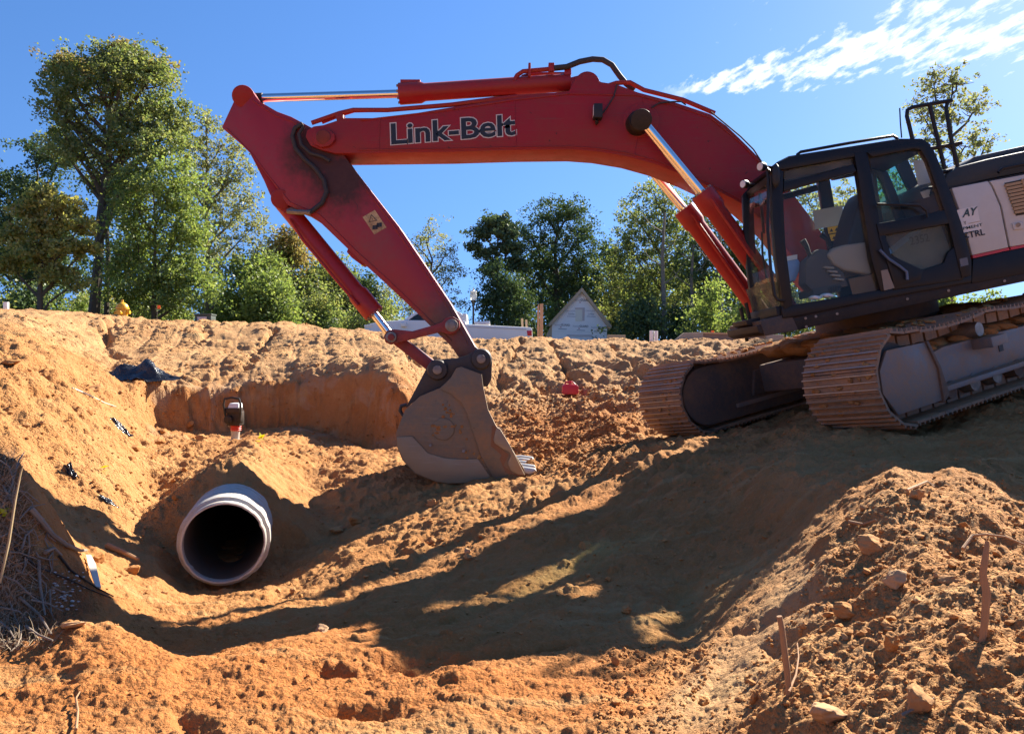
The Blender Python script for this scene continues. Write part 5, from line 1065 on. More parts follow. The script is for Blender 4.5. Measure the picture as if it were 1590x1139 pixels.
# tamping rammer
ry = 14.6; rb = Q(366, 680, ry); rb.z = gz(rb.x, rb.y) - .02
ram = empty('tamping_rammer', rb, 'upright tamping rammer with red bellows standing in the pit under the cut wall', 'rammer')
kx = ry / F
def rp(dx, dz, dy=0): return rb + Vector((dx * kx, dy, dz * kx))
MB().prism([rp(-9, 0, -.14), rp(9, 0, -.14), rp(13, 3, -.14), rp(9, 7, -.14), rp(-9, 7, -.14)], (0, .28, 0)).build('foot', plain('tamper_foot', (.34, .31, .27), .6), ram, bevel=.01)
MB().lathe(rp(-1, 6), (.05, 0, 1), [(0, .075), (.22, .085)], 16).build('shoe_tube', plain('pale_tube', (.42, .38, .32), .55), ram)
MB().lathe(rp(0, 20), (.05, 0, 1), [(.0, .09), (.02, .105), (.035, .09), (.055, .105), (.07, .09), (.09, .105), (.105, .09)], 16).build('bellows', plain('red_bellows', (.55, .06, .04), .5), ram)
m = MB(); m.box(rp(0, 40), (.24, .26, .28)); m.box(rp(-2, 52, -.05), (.30, .22, .10)); m.lathe(rp(-6, 38, -.13), (0, -1, 0), [(0, .085), (.09, .08)], 14); m.box(rp(9, 42, -.05), (.08, .2, .2)); m.build('engine', BLKD, ram, bevel=.015)
m = MB(); m.prism([rp(-9, 55, -.14), rp(9, 55, -.14), rp(7, 63, -.1), rp(-7, 63, -.1)], (0, .22, 0)); m.build('fuel_tank', PAPER, ram, bevel=.02)
m = MB(); m.tube([rp(-9, 33, -.1), rp(-12, 48, -.16), rp(-13, 62, -.2), rp(-11, 70, -.2), rp(0, 72, -.2), rp(11, 70, -.2), rp(13, 62, -.2), rp(12, 48, -.16), rp(9, 33, -.1)], .022, 8); m.build('handle', RUB, ram)
m = MB(); m.tube([rp(-9, 26), rp(-11, 34), rp(-8, 40)], .03, 8); m.build('muffler', PIN, ram)

# red fuel can
gc = (hit(885, 614) or Q(885, 614, 16.5)) + Vector((0, 0, .05)); gy = gc.y; s = gy / F
can = empty('fuel_can', gc, 'red plastic fuel can sitting on the churned dirt left of the far track', 'fuel can')
m = MB(); m.prism([gc + Vector((a * s, -.11, b * s)) for a, b in ((-11, -1), (11, -1), (12.5, 1), (12.5, 12), (10, 14), (-8, 15), (-12, 12), (-12.5, 1))], (0, .24, 0)); m.build('body', plain('red_plastic', (.50, .018, .045), .4), can, bevel=.025)
m = MB(); m.tube([gc + Vector((a * s, 0, b * s)) for a, b in ((-8, 14), (-6, 18), (4, 18), (8, 14))], .02, 8); m.build('handle', bpy.data.materials['red_plastic'], can)
MB().cyl(gc + Vector((0, -.03, 13 * s)), gc + Vector((0, -.03, 20 * s)), .035, .03, 10).build('cap', bpy.data.materials['red_plastic'], can)

# black plastic sheets
SHEET = NT('black_plastic_sheet'); SHEET.p(Base_Color=SHEET.mix(SHEET.noise(9, 4), (.012, .012, .013), (.03, .03, .032)), Roughness=.16); SHEET.bump(SHEET.noise(14, 5, .6, dist=1.2), .8, .03); SHEET = SHEET.m
def sheet(px, py, wpx, hpx, label, seed, peaks=2, Y=None):
    c = hit(px, py); k = c.y / F; w = wpx * k; d = w * .55; N, Mv = 44, 26
    gx, gy_ = np.meshgrid(np.linspace(-.5, .5, N), np.linspace(-.5, .5, Mv)); rnd = np.random.RandomState(seed)
    an = np.arctan2(gy_, gx); rad = .5 + .12 * np.sin(an * 3 + seed) + .08 * np.sin(an * 7 + seed * 2)
    sx = gx * w * (1 + .3 * np.sin(gy_ * 5 + seed)); sy = gy_ * d * (1 + .3 * np.cos(gx * 6))
    h = np.abs(fbm(gx * w + seed, gy_ * d * 1.6, 2.6 / w, 4, .6, seed, True)) * hpx * k * .85
    for j in range(peaks): qx, qy = rnd.uniform(-.35, .35), rnd.uniform(-.3, .2); h += np.exp(-((gx - qx + .6 * (gy_ - qy)) ** 2 * rnd.uniform(25, 90) + (gy_ - qy) ** 2 * 14)) * hpx * k * (.4 + .5 * rnd.rand())
    h *= np.clip(1.15 - 1.6 * np.sqrt(gx ** 2 + gy_ ** 2), .12, 1)
    v = np.stack([c.x + sx, c.y + sy, np.zeros_like(gx)], -1).reshape(-1, 3)
    for q in range(len(v)): v[q, 2] = max(gz(v[q, 0], v[q, 1]), c.z + .25 * (v[q, 1] - c.y) - .10) + .012 + h.ravel()[q]
    v -= np.array(c); f = (np.arange(Mv - 1)[:, None] * N + np.arange(N - 1)[None]); f = np.stack([f, f + 1, f + N + 1, f + N], -1).reshape(-1, 4)
    me = fast_mesh('plastic_sheet', v, f); me.materials.append(SHEET); o = bpy.data.objects.new('plastic_sheet', me); COL.objects.link(o); o.location = c
    return tag(o, label, 'plastic sheet')
sheet(224, 580, 92, 12, 'large crumpled black plastic sheet at the rim above the pit', 3, 7)
sheet(190, 668, 30, 9, 'small black plastic scrap on the slope left of the pit', 9, 1)
sheet(110, 735, 20, 18, 'black plastic strip sticking up from the left slope', 14, 1)
sheet(170, 780, 24, 6, 'grey black plastic scrap on the slope above the roots', 21, 1)

# fire hydrant
hb = Q(190, 491, 22.6); hb.z = gz(hb.x, hb.y) - .14; HYD = plain('yellow_hydrant_paint', (.62, .33, .015), .4, 0, .15, 9)
hy = empty('fire_hydrant', hb, 'yellow fire hydrant standing on the crest at left', 'fire hydrant'); Z = Vector((0, 0, 1))
MB().lathe(hb, Z, [(0, .20), (.05, .20), (.05, .14), (.36, .14), (.36, .19), (.40, .19)], 20).build('barrel', HYD, hy)
MB().lathe(hb + Z * .40, Z, [(0, .17), (.06, .165), (.12, .12), (.16, .06), (.17, .035), (.24, .03)], 20).build('bonnet', HYD, hy)
m = MB(); m.cyl(hb + Vector((-.23, 0, .27)), hb + Vector((.23, 0, .27)), .055, seg=12); m.build('hose_outlet', HYD, hy)
m = MB(); m.cyl(hb + Vector((0, -.24, .25)), hb + Vector((0, 0, .25)), .08, seg=12); m.build('pumper_outlet', HYD, hy)
# utility box
ub = Q(319, 500, 24.6); ux = empty('utility_box', ub, 'low dark green utility box with a white label just behind the crest', 'utility box')
GRN = plain('dark_green_box', (.045, .06, .05), .5)
MB().box(ub + Z * .06, (.52, .4, .30)).build('cabinet', GRN, ux, bevel=.01); MB().box(ub + Z * .235, (.56, .45, .05)).build('lid', GRN, ux, bevel=.01); MB().box(ub + Vector((-.03, -.205, .08)), (.30, .008, .16)).build('warning_label', plain('pale_label', (.62, .52, .50), .5), ux)
# marker flags
def flag(px, py, Y, col, label):
    b = Q(px, py + 14, Y); f_ = empty('marker_flag', b, label, 'marker flag'); k = Y / F
    MB().tube([b - Z * .4, b + Z * 14 * k], .006, 5).build('wire', PIN, f_)
    MB().prism([b + Z * 14 * k, b + Vector((5 * k, 0, 14 * k)), b + Vector((5 * k, .02, 9 * k)), b + Vector((0, 0, 9 * k))], (0, .004, 0)).build('flag', col, f_)
ORANGE = plain('orange_vinyl', (.85, .13, .02), .5)
flag(244, 474, 24.4, ORANGE, 'small orange marker flag on the crest right of the hydrant'); flag(1104, 513, 26, ORANGE, 'tiny orange marker on top of the long low form wall')
# white posts
PVC = plain('white_pvc', (.78, .77, .74), .4)
for (px, t, b_, w, Y, lab) in ((9.5, 469, 481, 8, 21, 'short white pipe stub on the crest at the far left edge'), (1011.5, 513, 529, 6, 24, 'left of two white posts beyond the crest'), (1018.5, 513.5, 529, 6, 24, 'right of two white posts beyond the crest')):
    p = Q(px, b_ + 3, Y); top = Q(px, t, Y); o = MB().cyl(p, top, w / F * Y / 2, seg=14).build('white_post', PVC, None, bevel=.004); tag(o, lab, 'post')
LUM = plain('pine_lumber', (.50, .33, .19), .7, 0, .2, 6)
# upright boards
o = MB(); o.poly([(834.5,475),(837,471),(838,530),(834,530)], 26, .09); o.poly([(838.2,472),(843.5,471),(843,530),(838.2,530)], 26, .04); tag(o.build('timber_post', LUM, None, bevel=.004), 'upright pale timber post standing left of the gabled wall', 'timber post')
for px, lab in ((811, 'left of two short timber stakes behind the truck tailgate'), (817.5, 'right of two short timber stakes behind the truck tailgate')):
    o = MB(); o.poly([(px - 2, 494 if px < 815 else 496),(px + 1.4, 494 if px < 815 else 496),(px + 2.2, 515),(px - 1, 515)], 33, .06); tag(o.build('timber_stake', LUM, None), lab, 'stake')
o = MB(); o.poly([(944,519.5),(971,520),(971,532),(944,532)], 30, .3); tag(o.build('lumber_stack', LUM, None, bevel=.01), 'low stack of orange brown lumber right of the gabled wall', 'lumber')
# low form wall behind the crest
fw_ = empty('form_wall', Q(1130, 535, 25), 'long low timber form wall lying behind the crest left of the cab', 'form wall')
PLY = plain('grey_plywood', (.36, .29, .21), .75, 0, .15, 3); MB().poly([(1046,529),(1062,516.5),(1092,515.5),(1092,536),(1046,536)], 25, .12).build('end_panel', PLY, fw_, bevel=.01)
MB().poly([(1092,518),(1190,520.5),(1190,536),(1092,536)], 25.05, .1).build('long_panel', plain('brown_form_board', (.25, .17, .12), .7), fw_, bevel=.01); MB().poly([(1092,515.4),(1190,518.3),(1190,520.4),(1092,517.8)], 25, .2).build('top_board', LUM, fw_)
MB().poly([(1190,519),(1217,519.5),(1219,536),(1190,536)], 24.9, .12).build('end_panel', PLY, fw_, bevel=.01)

# street lamp
ly = 36; lb = Q(735, 545, ly); lp = empty('street_lamp', lb, 'black street lamp with a clear acorn globe behind the white truck', 'street lamp'); k = ly / F
LBLK = plain('lamp_post_black', (.01, .01, .011), .4)
MB().lathe(lb, Z, [(0, .16), (.5, .14), (.55, .08), (48 * k, .05), (70 * k, .045), (74 * k, .07), (76 * k, .11), (79 * k, .12)], 14).build('post', LBLK, lp)
GLOBE = NT('acorn_globe'); GLOBE.p(Base_Color=(.82, .82, .80), Roughness=.2); GLOBE.b.inputs['Transmission Weight'].default_value = .55
MB().lathe(lb + Z * 79 * k, Z, [(0, .10), (2 * k, .14), (7 * k, .165), (11 * k, .15), (14 * k, .09), (15.5 * k, .05), (17 * k, .03), (20 * k, .012)], 18).build('globe', GLOBE.m, lp)
MB().lathe(lb + Z * 91 * k, Z, [(0, .155), (.04, .16), (.06, .155)], 18).build('globe_band', PVC, lp)

# pickup truck
ty = 31; tk = empty('pickup_truck', Q(700, 560, ty), 'white pickup truck parked beyond the crest, half hidden by the arm', 'pickup truck'); td = 1.75
TW = plain('white_truck_paint', (.74, .74, .73), .25, 0, .03, 2); TG = glass('truck_glass', (.10, .12, .13), .02, .3)
body = [(566,541),(564,516),(566,508),(575,502),(600,498.5),(627,496.5),(722,498),(724,503),(822,508),(826,509),(828,541)]
MB().poly(body, ty, td).build('body', TW, tk, bevel=.05)
roof = MB().poly([(626,497),(640,487),(652,482),(708,482),(716,486),(722,499)], ty + .12, td - .24).build('cab_roof', TW, tk, bevel=.06)
MB().poly([(634,497),(645,489),(652,486),(664,485.5),(664,498)], ty + .115, .01).build('door_window', TG, tk); MB().poly([(667,485.5),(704,485.5),(708,498),(667,498)], ty + .115, .01).build('rear_window', TG, tk)
MB().poly([(621,501),(630,500),(631,507),(622,507)], ty - .16, .2).build('mirror', TW, tk, bevel=.03)
MB().poly([(818,513),(826,513),(826,521),(819,521)], ty - .012, .2).build('tail_light', plain('red_tail_light', (.55, .01, .03), .25), tk, bevel=.01)
MB().poly([(565,504.5),(578,502.5),(578,508),(566,509)], ty - .012, .1).build('headlight', LENS, tk, bevel=.01)
MB().poly([(727,506.5),(817,510.5),(817,512),(727,508)], ty - .012, .03).build('body_crease', plain('grey_trim', (.5, .5, .5), .4), tk)
for px in (598, 790):
    c = Q(px, 545, ty); w = MB(); w.cyl(c + Vector((0, -.02, 0)), c + Vector((0, .25, 0)), .40, seg=24); w = w.build('wheel', RUB, tk, bevel=.03); MB().cyl(c + Vector((0, -.03, 0)), c + Vector((0, .02, 0)), .24, seg=20).build('rim', CHROME, w)
MB().poly([(737,499),(760,498),(761,504),(737,503)], ty + .3, .5).build('tool_box', plain('aluminium_box', (.55, .56, .57), .35, .6), tk, bevel=.01)
MB().poly([(718,486),(724,487),(725,500),(720,500)], ty + .2, 1.2).build('rear_glass', TW, tk)

# the gabled wall of a house under construction
hy_ = 46; hs = empty('gabled_house', Q(899, 545, hy_), 'unfinished small house end with a gabled wall in printed white wrap', 'house')
WRAP = plain('white_house_wrap', (.90, .86, .84), .55, 0, .06, 2); gk = hy_ / F
MB().poly([(857,545),(857,503),(903.5,450.5),(943,505),(941,545)], hy_, .15).build('gable_wall', WRAP, hs)
OSB = plain('osb_soffit', (.52, .37, .24), .7, 0, .15, 4)
MB().poly([(901,449),(903.5,446.5),(906,449),(950,506),(949,510),(945,508),(903.5,453)], hy_ - .3, .55).build('rake_board', OSB, hs, bevel=.01); MB().poly([(901.5,449),(903.5,453),(857,504),(853,506.5),(852,503)], hy_ - .297, .544).build('rake_board', OSB, hs, bevel=.01)
sh_ = plain('roof_sheathing', (.36, .27, .18), .8)
ap, le, re = Q(903.5, 447.5, hy_ - .25), Q(852, 503.5, hy_ - .25), Q(950, 507, hy_ - .25)
for a, b, nm in ((ap, le, 1), (ap, re, -1)):
    m = MB(); nrm = Vector((0, 0, .06)); m.prism([a, b, b + nrm, a + nrm], (0, 5.0, 0)); m.build('roof', sh_, hs)
MB().poly([(857,545),(857,505),(860,505),(860,545)], hy_ + .16, 4).build('side_wall', OSB, hs); MB().poly([(938,545),(938,506),(941,506),(941,545)], hy_ + .16, 4).build('side_wall', WRAP, hs); MB().poly([(846,525),(856,505),(857,505),(857,545),(845,545)], hy_ + .05, .4).build('side_return', OSB, hs)
MB().poly([(893.5,480.5),(904,480.5),(904,498.5),(893.5,498.5)], hy_ - .03, .03).build('window_opening', plain('cream_sheathing', (.80, .74, .62), .6), hs); MB().poly([(893,477.5),(908,477.5),(907.5,498),(904.3,498),(904.3,480.2),(893,480.2)], hy_ - .02, .02).build('window_wrap', plain('pinkish_board', (.60, .50, .48), .6), hs)
MB().poly([(880,519),(920,519.5),(920,523),(880,522)], hy_ - .02, .02).build('wrap_tape', plain('pinkish_tape', (.66, .58, .56), .6), hs); MB().poly([(857,513.5),(941,515.5),(941,516.3),(857,514.3)], hy_ - .02, .02).build('wrap_seam', PVC, hs)
GT = plain('grey_print', (.20, .20, .23), .6); GTL = plain('pale_print', (.42, .42, .46), .6)
for x, y in ((891, 467), (861, 505.5), (889.5, 507.5), (918, 509.5)):
    text_px('lettering', 'home', (x, y), (x + 9.5, y + .4), 3.4, hy_ - .012, GTL, hs, .0); text_px('lettering', 'GUARD', (x + 10, y + .4), (x + 24, y + 1), 3.6, hy_ - .012, GT, hs, .03)
    MB().poly([(x + 8.5, y + 1.6), (x + 11, y + 1.7), (x + 11, y + 2.9), (x + 8.5, y + 2.8)], hy_ - .012, .004).build('print_mark', plain('red_print', (.45, .10, .12), .6), hs)
    if y > 480: text_px('lettering', 'XXX', (x, y), (x + 1, y), 1, hy_ + .05, GTL, hs) if False else MB().poly([(x + 6, y + 4.2), (x + 19, y + 4.8), (x + 19, y + 6), (x + 6, y + 5.4)], hy_ - .012, .004).build('print_line', GTL, hs)
for x in (878.5, 909): text_px('lettering', 'CAROLINA', (x, 483.5), (x + 15, 484), 2.6, hy_ - .012, GTL, hs); text_px('lettering', 'Lumber', (x + 4, 488.5), (x + 14, 488.8), 3.0, hy_ - .012, GT, hs); MB().poly([(x + 2, 490.5), (x + 16, 491), (x + 16, 492), (x + 2, 491.5)], hy_ - .012, .004).build('print_line', GTL, hs)

# ---- stakes, sticks and roots
WOODR = worn('reddish_stick', (.36, .20, .095), .85, (.30, .15, .07), .5, sc=8, bumpd=.008); WOODG = worn('grey_root', (.27, .225, .175), .85, (.10, .06, .04), .5, sc=12, bumpd=.004)
def stick(name, pts, r, label, cat, mat, group=None, lift=0.0):
    P = [Q(*p) for p in pts]; o = MB().tube(P, r, 8).build(name, mat); tag(o, label, cat, group); return o
g = hit(1526, 992); stick('wooden_stake', [(1524, 1005, g.y), (1529, 965, g.y), (1532, 920, g.y + .01), (1526, 890, g.y + .02), (1530, 865, g.y + .02), (1533, 840, g.y + .03)], [.010, .011, .0125, .011, .010, .006], 'taller crooked wooden stake standing in the churned heap at right', 'stake', WOODR)
g = hit(1225, 1074); stick('wooden_stake', [(1226, 1085, g.y), (1222, 1040, g.y), (1217, 1000, g.y), (1214, 975, g.y), (1210, 956, g.y)], [.010, .011, .0105, .010, .009], 'shorter straight stick standing in the dirt beside the smooth path', 'stake', WOODR)
def lying(name, pts, r, label, cat, mat, group=None, up=.02):
    P = []
    for px, py in pts:
        h = hit(px, py)
        if h is not None: P.append(h + Z * up)
    rr = [r * (1 - .5 * i / max(1, len(P) - 1)) for i in range(len(P))]
    return tag(MB().tube(P, rr, 7).build(name, mat), label, cat, group)
lying('branch', [(48,806),(62,822),(82,845),(105,862),(125,870),(134,868)], .019, 'thick bent grey branch leading to the white rag on the left bank', 'branch', WOODG, up=.06)
lying('branch', [(166,852),(190,862),(215,875)], .028, 'short brown branch on the ledge left of the pipe', 'branch', WOODR, up=.03)
lying('cable', [(92,872),(110,890),(130,905),(150,918),(176,932)], .008, 'thin black cable looping down the bank below the white rag', 'cable', RUB, up=.02)
lying('cable', [(20,860),(60,890),(100,905),(140,925),(172,935)], .007, 'second black cable crossing the shaded roots', 'cable', RUB, up=.03)
lying('branch', [(325,600 + 8),(345,606)], .01, 'x', 'branch', WOODG) if False else None
rag = MB(); P = [hit(137, 872), hit(141, 890), hit(152, 918)]
rag.add([P[0] + Vector((-.015, 0, .05)), P[0] + Vector((.02, 0, .05)), P[1] + Vector((-.02, 0, .06)), P[1] + Vector((.035, 0, .06)), P[2] + Vector((-.015, 0, .02)), P[2] + Vector((.02, 0, .02))], [(0, 1, 3, 2), (2, 3, 5, 4)])
ro_ = rag.build('white_rag', plain('white_cloth', (.66, .59, .50), .8)); md = ro_.modifiers.new('t', 'SOLIDIFY'); md.thickness = .012; tag(ro_, 'white rag strip hanging from the bent branch on the left bank', 'rag')
tape = lying('measuring_rope', [(112,604),(128,610),(145,618),(162,626),(180,634)], .014, 'pale dotted rope lying across the left slope', 'rope', plain('speckled_rope', (.55, .5, .42), .7, 0, .9, 60), up=.01)
for i, (pts, r) in enumerate([([(0,800),(18,760),(30,720),(38,705)], .012), ([(0,850),(20,842),(42,858)], .010), ([(0,905),(25,915),(50,938),(62,945)], .010), ([(30,935),(60,960),(80,990)], .013), ([(48,948),(75,953),(98,965)], .010), ([(0,870),(30,872),(58,880)], .009), ([(10,930),(20,955),(30,985)], .008), ([(34,870),(40,850),(52,842),(58,850)], .010), ([(30,820),(48,800),(70,795)], .008), ([(60,880),(62,920),(70,965)], .016), ([(5,760),(20,790),(25,830)], .010), ([(0,960),(30,965),(45,980)], .008), ([(70,868),(84,862),(96,872)], .02), ([(18,890),(40,880),(60,893),(76,910)], .007), ([(0,730),(15,742),(20,760)], .008), ([(40,985),(60,1000),(82,1008)], .012), ([(44,836),(46,860),(40,890)], .009), ([(0,985),(14,995),(22,1010)], .009), ([(80,925),(100,935),(110,930)], .008), ([(32,775),(50,790),(52,812)], .007)]):
    lying('root', pts, r * .65, 'bare grey root or twig poking out of the dark bank at left edge', 'root', WOODG, 'roots on the dark left bank', up=.02 + .05 * ((i * 37) % 10) / 10)
stick('root', [(0, 905, 4.15), (14, 840, 4.2), (24, 775, 4.25), (32, 735, 4.3), (36, 722, 4.3)], [.006, .007, .006, .005, .003], 'upright pale dry stalk at the left edge beside the yellow leaves', 'stalk', worn('dry_stalk', (.42, .31, .16), .8, (.3, .2, .1), .3))
lying('root', [(1408,765),(1440,752),(1452,760)], .008, 'short twig on top of the right heap', 'twig', WOODR); lying('root', [(1495,868),(1510,848),(1530,846),(1560,850),(1590,862)], .008, 'arched root in the hollow behind the taller stake', 'root', WOODR, up=.05)
lying('root', [(1318,815),(1340,818),(1360,812)], .009, 'small forked root at the top of the right heap', 'root', WOODR, up=.02); lying('twig', [(1225,1086),(1236,1060),(1240,1030),(1238,1010)], .004, 'thin curved twig right of the shorter stick', 'twig', WOODR, up=.03); lying('twig', [(118,1139),(121,1110),(118,1090),(124,1080)], .006, 'thin dark twig on the lit mound at lower left', 'twig', WOODR, up=.02)
lying('twig', [(1400,1118),(1425,1108),(1450,1094)], .004, 'pale twig in front of the big rock', 'twig', WOODG, up=.02)
rt = random.Random(77)
for k in range(46):
    x0, y0 = rt.uniform(-5, 85), rt.uniform(735, 985)
    if x0 > 25 + (y0 - 700) * .42: continue
    pts, an = [(x0, y0)], rt.uniform(.2, 2.2)
    for _ in range(4): an += rt.uniform(-.7, .7); pts.append((pts[-1][0] + math.cos(an) * rt.uniform(6, 15), pts[-1][1] + math.sin(an) * rt.uniform(6, 15)))
    lying('root', pts, rt.uniform(.002, .006), 'bare grey root or twig poking out of the dark bank at left edge', 'root', WOODG if rt.random() < .6 else WOODR, 'roots on the dark left bank', up=rt.uniform(.0, .05))
# dry grass and leaf litter on the left bank
gb = []; fb = []; rr_ = np.random.RandomState(3)
for _ in range(3600):
    px, py = rr_.uniform(-30, 80) * 1.0, rr_.uniform(700, 1010)
    if px > 20 + (py - 700) * .25 or (rr_.rand() > .35 and px > 30): continue
    h = hit(max(px, -60), py)
    if h is None: continue
    d = Vector((rr_.normal(), rr_.normal(), .4 + abs(rr_.normal()))).normalized() * rr_.uniform(.04, .16); sd = d.cross(Vector((rr_.normal(), rr_.normal(), rr_.normal()))).normalized() * .0016; b = len(gb)
    tp_ = h + d + Vector((0, 0, -.03)); md_ = h + d * .6; gb += [h - sd, h + sd, md_ + sd * .8, md_ - sd * .8, tp_ + sd * .2, tp_ - sd * .2]; fb += [(b, b + 1, b + 2, b + 3), (b + 3, b + 2, b + 4, b + 5)]
dg_ = MB(); dg_.v = [tuple(v) for v in gb]; dg_.f = fb; o = dg_.build('dry_grass', plain('dry_straw', (.30, .22, .14), .8, 0, .4, 30), recalc=False); tag(o, 'dry grass and fine roots on the dark bank', 'dry grass', kind='stuff')
def leafy(px, py, n_, size, mat, label, cat):
    h = hit(px, py); m = MB(); rnd = random.Random(px)
    for _ in range(n_):
        c = h + Vector((rnd.uniform(-1, 1), rnd.uniform(-1, 1), rnd.uniform(.2, 1.4))) * size * 1.1; a = Vector((rnd.uniform(-1, 1), rnd.uniform(-1, 1), rnd.uniform(-.4, .4))).normalized() * size; b = a.cross(Vector((rnd.uniform(-1, 1), rnd.uniform(-1, 1), 1))).normalized() * size * .45
        m.add([c - a, c + b, c + a, c - b], [(0, 1, 2, 3)])
    o = m.build(plainname(cat), mat, recalc=False); return tag(o, label, cat)
def plainname(c): return c.replace(' ', '_')
YL = leaf_mat('yellow_leaf', [(.62, .52, .02), (.75, .62, .03), (.45, .45, .02)], .5)
leafy(402, 686, 9, .07, YL, 'bright yellow fallen leaves on the ridge in front of the rammer', 'fallen leaves'); leafy(4, 800, 10, .03, YL, 'yellow green leaves at the left edge beside the dry stalk', 'leaves'); leafy(160, 735, 3, .05, YL, 'yellow green leaf on the left slope', 'leaf')
# pale litter among the roots
m = MB()
for k in range(60):
    h = hit(random.uniform(82, 130), random.uniform(890, 948))
    if h is not None: m.ico(h + Z * .004, random.uniform(.005, .012), 1, (1.4, 1, .5), .25, k)
tag(m.build('broken_gravel', plain('white_gravel', (.42, .39, .35), .7)), 'pale broken gravel spilled among the shaded roots', 'gravel', kind='stuff')

# ---- rocks and clods
def rock_mesh(name, seed, sub=3, ang=.35):
    bm = bmesh.new(); bmesh.ops.create_icosphere(bm, subdivisions=sub, radius=1); v = np.array([q.co[:] for q in bm.verts])
    rnd = np.random.RandomState(seed)
    for _ in range(15):                                  # planes chip the ball into facets
        nrm = rnd.normal(size=3); nrm /= np.linalg.norm(nrm); lim = rnd.uniform(.42, .9); d = v @ nrm; v -= np.outer(np.maximum(0, d - lim), nrm) * .9
    n1 = fbm(v[:, 0] * 1.0 + seed, v[:, 1] + v[:, 2] * 1.7, 1.6, 4, .55, seed); n2 = fbm(v[:, 0] + 9 + v[:, 1] * .5, v[:, 2] + seed, 5.5, 3, .55, seed); v *= (1 + ang * n1 * .6 + ang * .22 * n2)[:, None]
    for q, c in zip(bm.verts, v): q.co = c
    for f in bm.faces: f.smooth = sub > 2
    me = bpy.data.meshes.new(name); bm.to_mesh(me); bm.free(); return me
CLOD = worn('red_clay_clod', (.38, .165, .052), .95, (.48, .25, .10), .5, sc=9, bumpd=.02, spec=.1); ROCK = worn('dusty_brown_rock', (.38, .20, .09), .95, (.48, .24, .09), .8, sc=6, bumpd=.02, spec=.15); ROCKG = worn('dusty_grey_rock', (.40, .27, .17), .95, (.48, .26, .11), .6, sc=6, bumpd=.015, spec=.2)
RM = [rock_mesh('clod', 40 + k, 2) for k in range(7)]; RB = [rock_mesh('rock', 80 + k, 4, .5) for k in range(4)]
def stone(name, me, mat, px, py, wpx, sc, label, cat, group=None, sink=.35, rot=None):
    h = hit(px, py)
    if h is None: return None
    dd_ = h - PIPE_A; tt_ = dd_.dot(PIPE_DIR)
    if -.05 < tt_ < 6 and (dd_ - PIPE_DIR * tt_).length < .45: return None
    s = wpx / 2 / F * h.y; o = bpy.data.objects.new(name, me); COL.objects.link(o)
    if not me.materials: me.materials.append(None)
    o.material_slots[0].link = 'OBJECT'; o.material_slots[0].material = mat
    o.scale = (s * sc[0], s * sc[1], s * sc[2]); o.rotation_euler = (random.uniform(-.3, .3), random.uniform(-.3, .3), random.uniform(0, 6.28) if rot is None else rot)
    o.location = h + Z * (s * sc[2] * (1 - 2 * sink)); return tag(o, label, cat, group)
big = [(1285,1112,62,(1.2,.9,.62),'pale angular rock at the bottom, below the shorter stick',ROCKG),(1430,1100,66,(.95,.9,1.0),'large rounded boulder at the bottom right of the heap',ROCK),(1352,850,50,(1,.9,.6),'broad half buried boulder near the top of the right heap',ROCK),(1392,905,42,(1,.9,.8),'grey boulder in the middle of the right heap',ROCKG),(1470,905,34,(1.2,.8,.6),'flat tilted rock on the right side of the heap',ROCK),(1384,1000,34,(.9,.9,.9),'round clay clod left of the big boulder',CLOD),(1312,950,40,(1.3,.8,.6),'cluster clod in the hollow beside the smooth path',CLOD),(1422,770,28,(.9,.9,1),'upright rock on the very crest of the right heap',ROCK),(1172,1085,22,(.7,.8,1.1),'pointed clod left of the shorter stick',CLOD),(1092,1092,24,(1,.9,.8),'brown clod alone on the smooth path at the bottom',CLOD),
 (670,783,20,(1,.9,1),'round stone in the shade just below the bucket',ROCK),(553,812,28,(1.1,.9,.85),'reddish boulder in the bucket shadow, right of the pipe',CLOD),(525,825,26,(1.1,.9,.7),'dull boulder left of the reddish one in the bucket shadow',ROCK),(725,858,14,(.7,.7,1.1),'pale upright stone beside the edge of the shaded bench',ROCKG),(727,866,20,(1.3,.8,.6),'flat stone lying under the pale upright stone',ROCK),(500,980,26,(1.2,.9,.6),'pale grey rock in the shaded trench floor',ROCKG),(115,972,60,(1.2,.9,.22),'flat grey slab in the shade below the roots',ROCKG),
 (150,872,26,(1,.9,.9),'orange clay lump below the ledge left of the pipe',CLOD),(205,890,28,(1.2,.9,.9),'broken clay block nearest the pipe on its left',CLOD),(250,688,22,(1,.9,.8),'brown lump on the pit edge right of the black scrap',CLOD),(296,664,14,(1,.9,1),'small clod under the left cut wall',CLOD),(312,682,18,(1.2,.9,.7),'pale rock between the left wall and the rammer',ROCK),(210,698,22,(1.2,.9,.7),'dark clod on the lower left slope',CLOD),(145,608,24,(1.2,.9,.7),'smooth stone beside the dotted rope',ROCK),(14,565,30,(1.3,.9,.6),'heap of clods at the left edge of the slope',CLOD),(162,486,12,(1.3,.9,.7),'small rock on the crest left of the hydrant',ROCK),
 (432,920,12,(1,.9,.8),'left one of three stones in front of the pipe mouth',ROCK),(455,918,15,(1.1,.9,.9),'middle one of three stones right of the pipe mouth',ROCK),(467,926,13,(1.1,.9,.8),'right one of three stones right of the pipe mouth',CLOD),(255,922,14,(1.3,.9,.6),'flat stone in front left of the pipe mouth',ROCK),(972,948,20,(1.2,.9,.7),'round red stone in the middle of the shade',CLOD),(958,1092,24,(1.1,.9,.8),'largest clod at the foot of the trench by the smooth path',CLOD),(1000,1050,18,(1,.9,.8),'brown stone in the gully right of the bench edge',CLOD),(980,1072,16,(1,.9,.9),'stone in the gully below the brown one',CLOD),(955,1030,28,(.8,.8,1.0),'crumbling clay block at the corner of the bench',CLOD)]
